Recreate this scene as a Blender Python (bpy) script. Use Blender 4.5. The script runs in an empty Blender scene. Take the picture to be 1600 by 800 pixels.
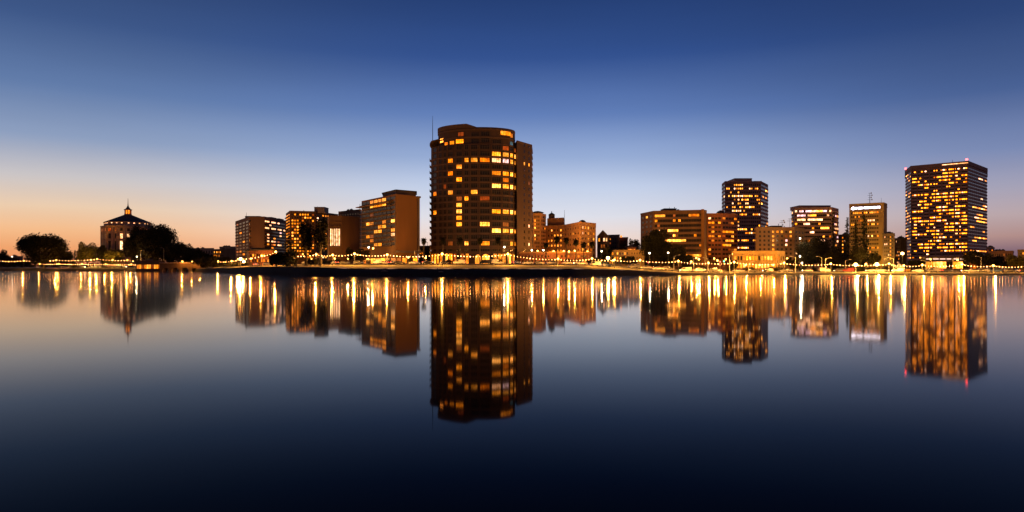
import bpy, math, random
from mathutils import Vector, Matrix
R = math.radians
S = bpy.context.scene
COL = S.collection

# ------------------------------------------------------------ camera
F = 1067.0      # focal length in photo pixels (photo is 1600 wide)
HZ = 417.0      # row of the eye level
CH = 3.5        # eye height over the water
cam_d = bpy.data.cameras.new('camera'); cam = bpy.data.objects.new('camera', cam_d); COL.objects.link(cam)
cam.location = (0, 0, CH); cam.rotation_euler = (R(90), 0, 0)
cam_d.sensor_width = 36; cam_d.lens = 36*F/1600; cam_d.shift_y = (HZ-400)/1600
cam_d.clip_start = 0.3; cam_d.clip_end = 20000
S.camera = cam

# ------------------------------------------------------------ world: dusk sky
w = bpy.data.worlds.new('World'); S.world = w; w.use_nodes = True
nt = w.node_tree; nt.nodes.clear(); N = nt.nodes.new; L = nt.links.new
def s2l(c):
    return tuple(((v/255)/12.92 if v/255 <= 0.04045 else ((v/255+0.055)/1.055)**2.4) for v in c)
def ramp(tree, stops):
    r = tree.nodes.new('ShaderNodeValToRGB'); e = r.color_ramp.elements
    while len(e) > 1: e.remove(e[-1])
    for i, (p, c) in enumerate(stops):
        k = e[0] if i == 0 else e.new(p)
        k.position = p; k.color = (*s2l(c), 1)
    return r
def mth(tree, op, a, b=None, c=None, clamp=False):
    m = tree.nodes.new('ShaderNodeMath'); m.operation = op; m.use_clamp = clamp
    for i, v in enumerate((a, b, c)):
        if v is None: continue
        if isinstance(v, (int, float)): m.inputs[i].default_value = v
        else: tree.links.new(v, m.inputs[i])
    return m.outputs[0]
tc = N('ShaderNodeTexCoord'); sp = N('ShaderNodeSeparateXYZ'); L(tc.outputs['Generated'], sp.inputs[0])
el = mth(nt, 'DIVIDE', mth(nt, 'ARCSINE', sp.outputs[2]), R(90))           # 0 at horizon, 1 at zenith
el = mth(nt, 'MAXIMUM', el, 0.0)
az = mth(nt, 'ARCTAN2', sp.outputs[0], sp.outputs[1])                       # 0 = view axis, + right
d = lambda deg: deg/90.0
sun_side = ramp(nt, [(0, (224,130,90)), (d(1.2), (237,160,106)), (d(2.6), (242,186,138)), (d(4.2), (233,202,172)), (d(6.2), (201,195,196)),
                     (d(9), (139,157,190)), (d(12.5), (93,120,166)), (d(17), (57,84,134)), (d(22), (37,60,106)), (d(40), (22,42,90)), (1, (14,28,66))])
mid = ramp(nt, [(0, (232,176,150)), (d(1.2), (238,198,176)), (d(2.5), (236,216,208)), (d(4.2), (220,222,233)), (d(6.5), (194,207,232)),
                (d(9), (150,172,213)), (d(12.5), (95,125,183)), (d(17), (47,79,142)), (d(22), (30,57,110)), (d(40), (16,32,74)), (1, (11,24,62))])
far = ramp(nt, [(0, (116,92,108)), (d(1.0), (124,98,114)), (d(2.1), (176,140,136)), (d(3.6), (186,166,170)), (d(5.5), (164,162,184)),
                (d(8), (122,138,180)), (d(12), (70,95,146)), (d(17), (42,67,118)), (d(22), (26,46,92)), (d(40), (14,31,76)), (1, (10,22,58))])
back = ramp(nt, [(0, (128,92,70)), (d(6), (120,88,78)), (d(14), (72,66,86)), (d(30), (32,40,74)), (1, (11,24,62))])
def mix(f, a, b):
    m = N('ShaderNodeMix'); m.data_type = 'RGBA'; L(f, m.inputs[0]); L(a, m.inputs[6]); L(b, m.inputs[7]); return m.outputs[2]
def sstep(v, a, b):
    m = N('ShaderNodeMapRange'); m.interpolation_type = 'SMOOTHSTEP'
    L(v, m.inputs[0]); m.inputs[1].default_value = a; m.inputs[2].default_value = b; return m.outputs[0]
for r_ in (sun_side, mid, far, back): L(el, r_.inputs[0])
c = mix(sstep(az, R(-34), R(-2)), sun_side.outputs[0], mid.outputs[0])
c = mix(sstep(az, R(6), R(38)), c, far.outputs[0])
aab = mth(nt, 'ABSOLUTE', az)
c = mix(sstep(aab, R(55), R(125)), c, back.outputs[0])
hz_m = N('ShaderNodeMapping'); hz_m.inputs['Scale'].default_value = (1.2, 1.2, 14); L(tc.outputs['Generated'], hz_m.inputs[0])
hz_n = N('ShaderNodeTexNoise'); hz_n.inputs['Scale'].default_value = 1.6; hz_n.inputs['Detail'].default_value = 5; L(hz_m.outputs[0], hz_n.inputs['Vector'])
hz_r = N('ShaderNodeMapRange'); L(hz_n.outputs[0], hz_r.inputs[0]); hz_r.inputs[3].default_value = .93; hz_r.inputs[4].default_value = 1.07     # faint haze layers
hz_x = N('ShaderNodeVectorMath'); hz_x.operation = 'SCALE'; L(c, hz_x.inputs[0]); L(hz_r.outputs[0], hz_x.inputs['Scale']); c = hz_x.outputs[0]
bg = N('ShaderNodeBackground'); L(c, bg.inputs[0]); bg.inputs[1].default_value = 1.0
sky = N('ShaderNodeTexSky'); sky.sky_type = 'NISHITA'; sky.sun_disc = False
sky.sun_elevation = R(-3.0); sky.sun_rotation = R(-42)
bg2 = N('ShaderNodeBackground'); L(sky.outputs[0], bg2.inputs[0]); bg2.inputs[1].default_value = 0.05
ad = N('ShaderNodeAddShader'); L(bg.outputs[0], ad.inputs[0]); L(bg2.outputs[0], ad.inputs[1])
wo = N('ShaderNodeOutputWorld'); L(ad.outputs[0], wo.inputs[0])

sd = bpy.data.lights.new('sun', 'SUN'); sd.energy = 0.04; sd.angle = R(12); sd.color = (1, .55, .3)
so = bpy.data.objects.new('sun', sd); COL.objects.link(so); so.rotation_euler = (R(88), 0, R(80)+R(180))

S.view_settings.view_transform = 'Standard'; S.view_settings.look = 'None'
S.view_settings.exposure = 0; S.view_settings.gamma = 1
S.cycles.use_denoising = True
S.cycles.max_bounces = 6; S.cycles.diffuse_bounces = 2; S.cycles.glossy_bounces = 3
S.cycles.transmission_bounces = 2; S.cycles.sample_clamp_indirect = 20
S.cycles.use_light_tree = True; S.cycles.caustics_reflective = False; S.cycles.caustics_refractive = False

# ------------------------------------------------------------ materials
def new_mat(name):
    m = bpy.data.materials.new(name); m.use_nodes = True
    t = m.node_tree; b = t.nodes['Principled BSDF']; return m, t, b
def surf(name, col, rough=.85, var=.25, scale=.6, metal=0.0, bump=0.0, streak=False):
    """matte surface whose own colour varies in blotches (stains, weathering)"""
    m, t, b = new_mat(name)
    g = t.nodes.new('ShaderNodeNewGeometry')
    mp = t.nodes.new('ShaderNodeMapping'); t.links.new(g.outputs['Position'], mp.inputs[0])
    if streak: mp.inputs['Scale'].default_value = (1, 1, .18)
    n = t.nodes.new('ShaderNodeTexNoise'); n.inputs['Scale'].default_value = scale; n.inputs['Detail'].default_value = 6
    n.inputs['Roughness'].default_value = .62
    t.links.new(mp.outputs[0], n.inputs['Vector'])
    r = t.nodes.new('ShaderNodeValToRGB'); e = r.color_ramp.elements
    e[0].position = .3; e[1].position = .7
    e[0].color = (*[v*(1-var) for v in col], 1); e[1].color = (*[min(1, v*(1+var)) for v in col], 1)
    t.links.new(n.outputs[0], r.inputs[0]); t.links.new(r.outputs[0], b.inputs['Base Color'])
    b.inputs['Roughness'].default_value = rough; b.inputs['Metallic'].default_value = metal
    if bump:
        bm_ = t.nodes.new('ShaderNodeBump'); bm_.inputs['Strength'].default_value = bump
        t.links.new(n.outputs[0], bm_.inputs['Height']); t.links.new(bm_.outputs[0], b.inputs['Normal'])
    return m
def lit(name, col, strength, vary=True, sample=False):
    m, t, b = new_mat(name)
    b.inputs['Base Color'].default_value = (.03, .03, .03, 1); b.inputs['Roughness'].default_value = .3
    b.inputs['Emission Color'].default_value = (*col, 1); b.inputs['Emission Strength'].default_value = strength
    if vary:   # blinds, furniture and curtains seen through the glass
        g = t.nodes.new('ShaderNodeNewGeometry')
        n = t.nodes.new('ShaderNodeTexNoise'); n.inputs['Scale'].default_value = .55; n.inputs['Detail'].default_value = 4
        n.inputs['Roughness'].default_value = .75
        t.links.new(g.outputs['Position'], n.inputs['Vector'])
        mr = t.nodes.new('ShaderNodeMapRange'); t.links.new(n.outputs[0], mr.inputs[0])
        mr.inputs[1].default_value = .32; mr.inputs[2].default_value = .7
        mr.inputs[3].default_value = .26*strength; mr.inputs[4].default_value = 1.3*strength
        oi = t.nodes.new('ShaderNodeObjectInfo')                     # every room has its own lamp
        t.links.new(mth(t, 'MULTIPLY', mr.outputs[0], mth(t, 'MULTIPLY_ADD', oi.outputs['Random'], .8, .6)), b.inputs['Emission Strength'])
        rr = t.nodes.new('ShaderNodeValToRGB'); e = rr.color_ramp.elements
        e[0].position = .35; e[1].position = .68
        e[0].color = (col[0], col[1]*.85, col[2]*.6, 1); e[1].color = (col[0], min(1, col[1]*1.1), min(1, col[2]*1.9), 1)
        t.links.new(n.outputs[0], rr.inputs[0])
        r2 = mth(t, 'FRACT', mth(t, 'MULTIPLY', oi.outputs['Random'], 17.3))
        hs = t.nodes.new('ShaderNodeHueSaturation'); t.links.new(rr.outputs[0], hs.inputs['Color'])
        t.links.new(mth(t, 'MULTIPLY_ADD', r2, .016, .493), hs.inputs['Hue']); t.links.new(mth(t, 'MULTIPLY_ADD', r2, -.04, 1.06), hs.inputs['Saturation'])
        t.links.new(hs.outputs[0], b.inputs['Emission Color'])
    if name == 'string_bulb':
        oi = t.nodes.new('ShaderNodeObjectInfo'); t.links.new(mth(t, 'MULTIPLY_ADD', oi.outputs['Random'], strength*1.3, strength*.3), b.inputs['Emission Strength'])
    m.cycles.emission_sampling = 'FRONT' if sample else 'NONE'
    return m
M = {}
M['Y'] = lit('lamp_lit_room', (1, .31, .042), 3.0)
M['y'] = lit('bright_office_room', (1, .33, .05), 6.0)
M['w'] = lit('white_office_room', (1, .50, .20), 5.5)
M['O'] = lit('amber_lit_room', (1, .26, .035), 2.1)
M['W'] = lit('office_lit_room', (1, .46, .17), 3.4)
M['B'] = lit('bright_lit_room', (1, .34, .06), 6.0)
M['D'] = lit('dim_lit_room', (1, .2, .04), .6)
M['T'] = lit('teal_lit_room', (.25, .55, .6), .5)
M['V'] = lit('hall_glow', (1, .56, .22), 4.2)
M['P'] = lit('pink_lit_room', (1, .55, .42), 2.8)
M['shop'] = lit('shop_glow', (1, .28, .04), 4.0)
M['globe'] = lit('lamp_globe', (1, .38, .06), 13, vary=False, sample=True)
M['globe_big'] = lit('flood_globe', (1, .54, .16), 24, vary=False, sample=True)
M['globe_w'] = lit('white_globe', (1, .78, .5), 12, vary=False, sample=True)
M['bulb'] = lit('string_bulb', (1, .36, .09), 30, vary=False, sample=True)
M['head'] = lit('headlight_glow', (1, .74, .42), 20, vary=False, sample=True)
M['tail'] = lit('taillight_glow', (1, .06, .02), 9, vary=False, sample=True)
M['tail_off'] = lit('taillight_lens', (1, .05, .02), .4, vary=False)
M['red'] = lit('beacon_red', (1, .05, .05), 14, vary=False, sample=True)
M['green'] = lit('signal_green', (.05, 1, .35), 16, vary=False, sample=True)
M['sign'] = lit('sign_white', (1, .86, .96), 7.0, vary=False)
M['strip'] = lit('light_strip', (1, .66, .5), 2.2, vary=False)
m, t, b = new_mat('dark_glass'); M['glass'] = m
b.inputs['Base Color'].default_value = (.018, .017, .02, 1); b.inputs['Roughness'].default_value = .2; b.inputs['Specular IOR Level'].default_value = .25
M['frame'] = surf('window_frame', (.09, .07, .06), .6, .1, 2)
M['metal'] = surf('dark_metal', (.05, .05, .05), .45, .2, 3, .6)
M['pale_metal'] = surf('pale_metal', (.42, .40, .37), .5, .15, 2, .2)
M['roof'] = surf('roofing', (.045, .04, .04), .9, .3, .4)
M['bark'] = surf('bark', (.06, .045, .032), .95, .4, 2.5, bump=.4)
M['palm_bark'] = surf('palm_bark', (.10, .07, .05), .95, .4, 3, bump=.4)
M['rock'] = surf('bank_stone', (.020, .015, .011), 1.0, .5, .7, bump=.6)
M['path'] = surf('path_paving', (.34, .28, .22), .9, .22, .5)
M['road'] = surf('asphalt', (.055, .053, .052), .85, .3, .6)
M['kerb'] = surf('kerb_stone', (.3, .28, .25), .9, .2, .8)
M['paint'] = surf('road_paint', (.7, .68, .6), .8, .2, 1.5)
M['cable'] = surf('cable', (.02, .02, .02), .8, .1, 1)
M['tent'] = surf('canvas', (.75, .73, .7), .9, .08, 1)
M['ybox'] = surf('yellow_paint', (.6, .35, .06), .6, .15, 1)
def leafmat(name, a, b_):
    m, t, b = new_mat(name)
    g = t.nodes.new('ShaderNodeNewGeometry')
    r = t.nodes.new('ShaderNodeValToRGB'); e = r.color_ramp.elements
    e[0].color = (*a, 1); e[1].color = (*b_, 1)
    t.links.new(g.outputs['Random Per Island'], r.inputs[0]); t.links.new(r.outputs[0], b.inputs['Base Color'])
    b.inputs['Roughness'].default_value = .8; b.inputs['Specular IOR Level'].default_value = .15
    return m
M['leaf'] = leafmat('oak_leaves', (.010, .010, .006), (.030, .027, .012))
M['leaf_uplit'] = leafmat('uplit_leaves', (.06, .055, .014), (.17, .14, .035))  # lamplight on the uplit trees is put into this brighter leaf colour
M['needle'] = leafmat('conifer_needles', (.012, .02, .01), (.04, .06, .025))
M['frond'] = leafmat('palm_fronds', (.008, .010, .005), (.028, .028, .01))
def wallm(key, col, **k): M[key] = surf(key, col, streak=True, **k)
wallm('tower_wall', (.075, .042, .032), var=.18, scale=.25)
wallm('tower_trim', (.11, .064, .048), var=.15, scale=.4)
wallm('court_wall', (.44, .27, .19), var=.12, scale=.3)
wallm('tan_wall', (.18, .10, .066), var=.12, scale=.3)
wallm('brown_wall', (.135, .072, .037), var=.14, scale=.3)
wallm('umber_wall', (.21, .095, .03), var=.10, scale=.2)
wallm('stucco_wall', (.58, .31, .12), var=.14, scale=.3)
wallm('red_wall', (.30, .115, .06), var=.2, scale=.4)
wallm('stone_wall', (.25, .15, .075), var=.14, scale=.3)
wallm('grey_wall', (.24, .19, .175), var=.15, scale=.3)
wallm('dark_wall', (.14, .10, .085), var=.2, scale=.3)
wallm('office_wall', (.36, .20, .15), var=.18, scale=.3)
wallm('office_trim', (.54, .31, .23), var=.18, scale=.3)
wallm('gold_wall', (.40, .26, .10), var=.14, scale=.3)

# water: almost black body, Fresnel mirror, long faint ripples
m, t, pb = new_mat('lake_water'); M['water'] = m
b = t.nodes.new('ShaderNodeBsdfAnisotropic'); b.distribution = 'GGX'; b.inputs['Color'].default_value = (1, 1, 1, 1)
df = t.nodes.new('ShaderNodeBsdfDiffuse'); df.inputs['Color'].default_value = (.004, .0045, .006, 1)
fr = t.nodes.new('ShaderNodeFresnel'); fr.inputs['IOR'].default_value = 1.33
mxs = t.nodes.new('ShaderNodeMixShader'); t.links.new(mth(t, 'MULTIPLY', mth(t, 'POWER', fr.outputs[0], 2.0), 1.35, clamp=True), mxs.inputs[0])
t.links.new(df.outputs[0], mxs.inputs[1]); t.links.new(b.outputs[0], mxs.inputs[2]); t.links.new(mxs.outputs[0], t.nodes['Material Output'].inputs[0]); t.nodes.remove(pb)
g = t.nodes.new('ShaderNodeNewGeometry'); mp = t.nodes.new('ShaderNodeMapping'); mp.inputs['Scale'].default_value = (1, .35, 1)
t.links.new(g.outputs['Position'], mp.inputs[0])
n = t.nodes.new('ShaderNodeTexNoise'); n.inputs['Scale'].default_value = .016; n.inputs['Detail'].default_value = 5
t.links.new(mp.outputs[0], n.inputs['Vector'])
sx = t.nodes.new('ShaderNodeSeparateXYZ'); t.links.new(g.outputs['Position'], sx.inputs[0])
ang = mth(t, 'DIVIDE', sx.outputs[0], mth(t, 'MAXIMUM', sx.outputs[1], 10.0))
mr = t.nodes.new('ShaderNodeMapRange'); t.links.new(n.outputs[0], mr.inputs[0])
mr.inputs[1].default_value = .3; mr.inputs[2].default_value = .7; mr.inputs[3].default_value = .030; mr.inputs[4].default_value = .046
far_ = t.nodes.new('ShaderNodeMapRange'); t.links.new(sx.outputs[1], far_.inputs[0])     # calm cove near, breeze further out
far_.inputs[1].default_value = 12; far_.inputs[2].default_value = 110; far_.inputs[3].default_value = -.006; far_.inputs[4].default_value = .038
rgt = t.nodes.new('ShaderNodeMapRange'); t.links.new(ang, rgt.inputs[0])                   # and more of it at the right
rgt.inputs[1].default_value = .3; rgt.inputs[2].default_value = .6; rgt.inputs[3].default_value = 0; rgt.inputs[4].default_value = .010
t.links.new(mth(t, 'ADD', mth(t, 'ADD', mr.outputs[0], far_.outputs[0]), rgt.outputs[0]), b.inputs['Roughness'])
n2 = t.nodes.new('ShaderNodeTexNoise'); n2.inputs['Scale'].default_value = .5; n2.inputs['Detail'].default_value = 3
t.links.new(g.outputs['Position'], n2.inputs['Vector'])
bp = t.nodes.new('ShaderNodeBump'); bp.inputs['Strength'].default_value = .0012; bp.inputs['Distance'].default_value = .5
t.links.new(n2.outputs[0], bp.inputs['Height']); t.links.new(bp.outputs[0], b.inputs['Normal'])
# ground: dry lawn, soil showing through
m, t, b = new_mat('lawn_ground'); M['lawn'] = m
g = t.nodes.new('ShaderNodeNewGeometry')
n = t.nodes.new('ShaderNodeTexNoise'); n.inputs['Scale'].default_value = .09; n.inputs['Detail'].default_value = 8
t.links.new(g.outputs['Position'], n.inputs['Vector'])
r = t.nodes.new('ShaderNodeValToRGB'); e = r.color_ramp.elements
e[0].position = .35; e[1].position = .68; e[0].color = (.055, .055, .02, 1); e[1].color = (.13, .10, .05, 1)
t.links.new(n.outputs[0], r.inputs[0]); t.links.new(r.outputs[0], b.inputs['Base Color']); b.inputs['Roughness'].default_value = .95

# ------------------------------------------------------------ helpers
class MB:
    def __init__(s): s.v = []; s.f = []; s.mi = []; s.mats = []
    def slot(s, m):
        if m not in s.mats: s.mats.append(m)
        return s.mats.index(m)
    def face(s, pts, m):
        k = len(s.v); s.v += [tuple(p) for p in pts]; s.f.append(tuple(range(k, k+len(pts)))); s.mi.append(s.slot(m))
    def box8(s, c, m):
        k = len(s.v); s.v += [tuple(p) for p in c]; i = s.slot(m)
        for q in ((0,3,2,1), (4,5,6,7), (0,1,5,4), (1,2,6,5), (2,3,7,6), (3,0,4,7)):
            s.f.append(tuple(k+a for a in q)); s.mi.append(i)
    def box(s, x0, x1, y0, y1, z0, z1, m):
        s.box8([(x0,y0,z0), (x1,y0,z0), (x1,y1,z0), (x0,y1,z0), (x0,y0,z1), (x1,y0,z1), (x1,y1,z1), (x0,y1,z1)], m)
    def fbox(s, o, u, n, a0, a1, n0, n1, z0, z1, m):
        """box in a wall frame: o origin, u along the wall, n outward"""
        P = lambda a, d_, z: (o[0]+u[0]*a+n[0]*d_, o[1]+u[1]*a+n[1]*d_, z)
        s.box8([P(a0,n0,z0), P(a1,n0,z0), P(a1,n1,z0), P(a0,n1,z0), P(a0,n0,z1), P(a1,n0,z1), P(a1,n1,z1), P(a0,n1,z1)], m)
    def prism(s, pts, z0, z1, m, mtop=None):
        k = len(s.v); n = len(pts)
        s.v += [(p[0], p[1], z0) for p in pts] + [(p[0], p[1], z1) for p in pts]
        for i in range(n):
            j = (i+1) % n; s.f.append((k+i, k+j, k+n+j, k+n+i)); s.mi.append(s.slot(m))
        s.f.append(tuple(k+n+i for i in range(n))); s.mi.append(s.slot(mtop or m))
        s.f.append(tuple(k+i for i in reversed(range(n)))); s.mi.append(s.slot(m))
    def tube(s, pts, rad, m, seg=7):
        k = len(s.v); n = len(pts)
        for i, p in enumerate(pts):
            p = Vector(p); a = Vector(pts[max(i-1, 0)]); b_ = Vector(pts[min(i+1, n-1)])
            t_ = (b_-a).normalized(); q = t_.orthogonal().normalized() if abs(t_.z) < .9 else Vector((1, 0, 0))
            q = (q-t_*q.dot(t_)).normalized(); h = t_.cross(q)
            r_ = rad[i] if isinstance(rad, (list, tuple)) else rad
            for j in range(seg):
                an = 2*math.pi*j/seg; s.v.append(tuple(p+q*math.cos(an)*r_+h*math.sin(an)*r_))
        mi = s.slot(m)
        for i in range(n-1):
            for j in range(seg):
                j2 = (j+1) % seg; s.f.append((k+i*seg+j, k+i*seg+j2, k+(i+1)*seg+j2, k+(i+1)*seg+j)); s.mi.append(mi)
        s.f.append(tuple(k+j for j in reversed(range(seg)))); s.mi.append(mi)
        s.f.append(tuple(k+(n-1)*seg+j for j in range(seg))); s.mi.append(mi)
    def lathe(s, o, prof, m, seg=10):
        """prof: (radius, z) list; closed by caps"""
        k = len(s.v); n = len(prof); mi = s.slot(m)
        for r_, z in prof:
            for j in range(seg):
                a = 2*math.pi*j/seg; s.v.append((o[0]+r_*math.cos(a), o[1]+r_*math.sin(a), o[2]+z))
        for i in range(n-1):
            for j in range(seg):
                j2 = (j+1) % seg; s.f.append((k+i*seg+j, k+i*seg+j2, k+(i+1)*seg+j2, k+(i+1)*seg+j)); s.mi.append(mi)
        s.f.append(tuple(k+j for j in reversed(range(seg)))); s.mi.append(mi)
        s.f.append(tuple(k+(n-1)*seg+j for j in range(seg))); s.mi.append(mi)
    def ball(s, o, r_, m, seg=8, rings=5, sz=1.0):
        pr = [(max(.02*r_, r_*math.sin(math.pi*i/rings)), -r_*sz*math.cos(math.pi*i/rings)) for i in range(rings+1)]
        s.lathe(o, pr, m, seg)
    def build(s, name, parent=None, smooth=False):
        me = bpy.data.meshes.new(name); me.from_pydata(s.v, [], s.f)
        for mm in s.mats: me.materials.append(M[mm])
        me.polygons.foreach_set('material_index', s.mi)
        if smooth: me.polygons.foreach_set('use_smooth', [True]*len(s.f))
        me.update()
        o = bpy.data.objects.new(name, me); COL.objects.link(o)
        if parent: o.parent = parent
        return o
def tag(o, label=None, cat=None, group=None, kind=None):
    if label: o['label'] = label
    if cat: o['category'] = cat
    if group: o['group'] = group
    if kind: o['kind'] = kind
    return o
def empty(name, loc, rz=0, label=None, cat=None, group=None):
    o = bpy.data.objects.new(name, None); COL.objects.link(o); o.location = loc; o.rotation_euler = (0, 0, rz)
    o.empty_display_size = .5
    return tag(o, label, cat, group)
def part(mb, name, parent, smooth=False):
    """mb is in world coordinates; parent is an unrotated empty"""
    l = parent.location; p = parent
    mb.v = [(a-l[0], b_-l[1], c_-l[2]) for a, b_, c_ in mb.v]
    return mb.build(name, p, smooth)
def copy_tree(o, parent=None):
    c_ = o.copy(); COL.objects.link(c_); c_.parent = parent
    for ch in list(o.children): copy_tree(ch, c_)
    return c_
def X(px, Y): return (px-800)/F*Y
def Z(row, Y): return CH+(HZ-row)/F*Y
def W(px, Y): return (X(px, Y), Y)
def proj(x, y, z): return (800+F*x/y, HZ-F*(z-CH)/y)
def interp(x, tab):
    if x <= tab[0][0]: return tab[0][1]
    for (a, va), (b_, vb) in zip(tab, tab[1:]):
        if x <= b_: return va+(vb-va)*(x-a)/(b_-a)
    return tab[-1][1]

# ------------------------------------------------------------ setting: terrain, water, roads
SH = [(-1600,420),(-700,560),(-200,640),(0,620),(100,574),(250,540),(300,498),(335,420),(370,340),(405,290),(480,258),(600,244),(800,241),(900,252),
      (1000,277),(1150,309),(1300,311),(1450,300),(1600,288),(1900,250),(2600,180),(4000,110)]
ZB = [(0,2.3),(290,2.0),(330,2.6),(400,3.6),(470,3.5),(560,2.9),(900,2.8),(980,2.2),(1060,1.0),(1150,.75),(1600,.8)]
ZP = [(0,3.4),(300,3.6),(400,4.0),(470,4.9),(900,4.9),(1000,3.4),(1080,1.7),(1200,1.45),(1600,1.5)]
def ground(px, dd):
    zb, zp = interp(px, ZB), interp(px, ZP)
    if dd <= -4: return -1.2
    if dd <= 0: return -1.2*(-dd/4)
    if dd <= 4.5: return zb*(dd/4.5)**.7
    if dd <= 80:
        k = (dd-4.5)/75.5; return zb+(zp-zb)*(k*k*(3-2*k))
    return zp
def shoreY(px):
    return interp(px, SH)
def gz(px, Y): return ground(px, Y-shoreY(px))
def strip_mesh(px0, px1, step, ds, zoff, m, name):
    mb = MB(); cols = []; px = px0
    while px < px1+.1: cols.append(px); px += step
    k = len(ds)
    for p in cols:
        for dd in ds:
            Y = shoreY(p)+dd; mb.v.append((X(p, Y), Y, ground(p, dd)+zoff))
    mi = mb.slot(m)
    for i in range(len(cols)-1):
        for j in range(k-1):
            a = i*k+j; mb.f.append((a, a+k, a+k+1, a+1)); mb.mi.append(mi)
    return mb.build(name, smooth=True)
g = strip_mesh(-1600, 4000, 10, [4.5, 6, 9, 10.5, 18, 26, 36, 40, 50, 58, 66, 74, 80, 100, 140, 200, 320, 600, 1200, 2500, 6000], 0, 'lawn', 'ground')
tag(g, kind='structure')
g = strip_mesh(-1600, 4000, 10, [-4, -2, 0, .6, 1.3, 2.2, 3.2, 4.5], 0, 'rock', 'bank')
random.seed(5)
for v in g.data.vertices:
    if v.co.z > .02: v.co.z += random.uniform(-.12, .06)*min(1, v.co.z)
tag(g, kind='structure')
tag(strip_mesh(430, 2400, 6, [5.6, 8.8], .05, 'path', 'path'), kind='structure')
tag(strip_mesh(60, 300, 6, [5.6, 8.0], .05, 'path', 'path'), kind='structure')
def rd(px): return interp(px, [(0,20),(340,45),(430,62),(900,58),(1000,40),(1100,24),(1600,24)])
def road_mesh(px0, px1, a, b_, zoff, m, name, h=0):
    mb = MB(); cols = list(range(px0, px1+1, 8)); mi = mb.slot(m)
    for p in cols:
        for dd in (rd(p)+a, rd(p)+(a+b_)/2, rd(p)+b_):
            Y = shoreY(p)+dd; mb.v.append((X(p, Y), Y, ground(p, dd)+zoff))
    for i in range(len(cols)-1):
        for j in range(2):
            q = i*3+j; mb.f.append((q, q+3, q+4, q+1)); mb.mi.append(mi)
    return tag(mb.build(name, smooth=True), kind='structure')
road_mesh(-100, 1900, 0, 12, .06, 'road', 'road')
road_mesh(-100, 1900, -.3, 0, .16, 'kerb', 'kerb')
road_mesh(-100, 1900, 12, 15, .16, 'path', 'pavement')
road_mesh(-100, 1900, 5.9, 6.05, .075, 'paint', 'road_marking')
mb = MB(); mb.face([(-7000,-3000,0), (7000,-3000,0), (7000,700,0), (-7000,700,0)], 'water')
tag(mb.build('water'), kind='structure')

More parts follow.
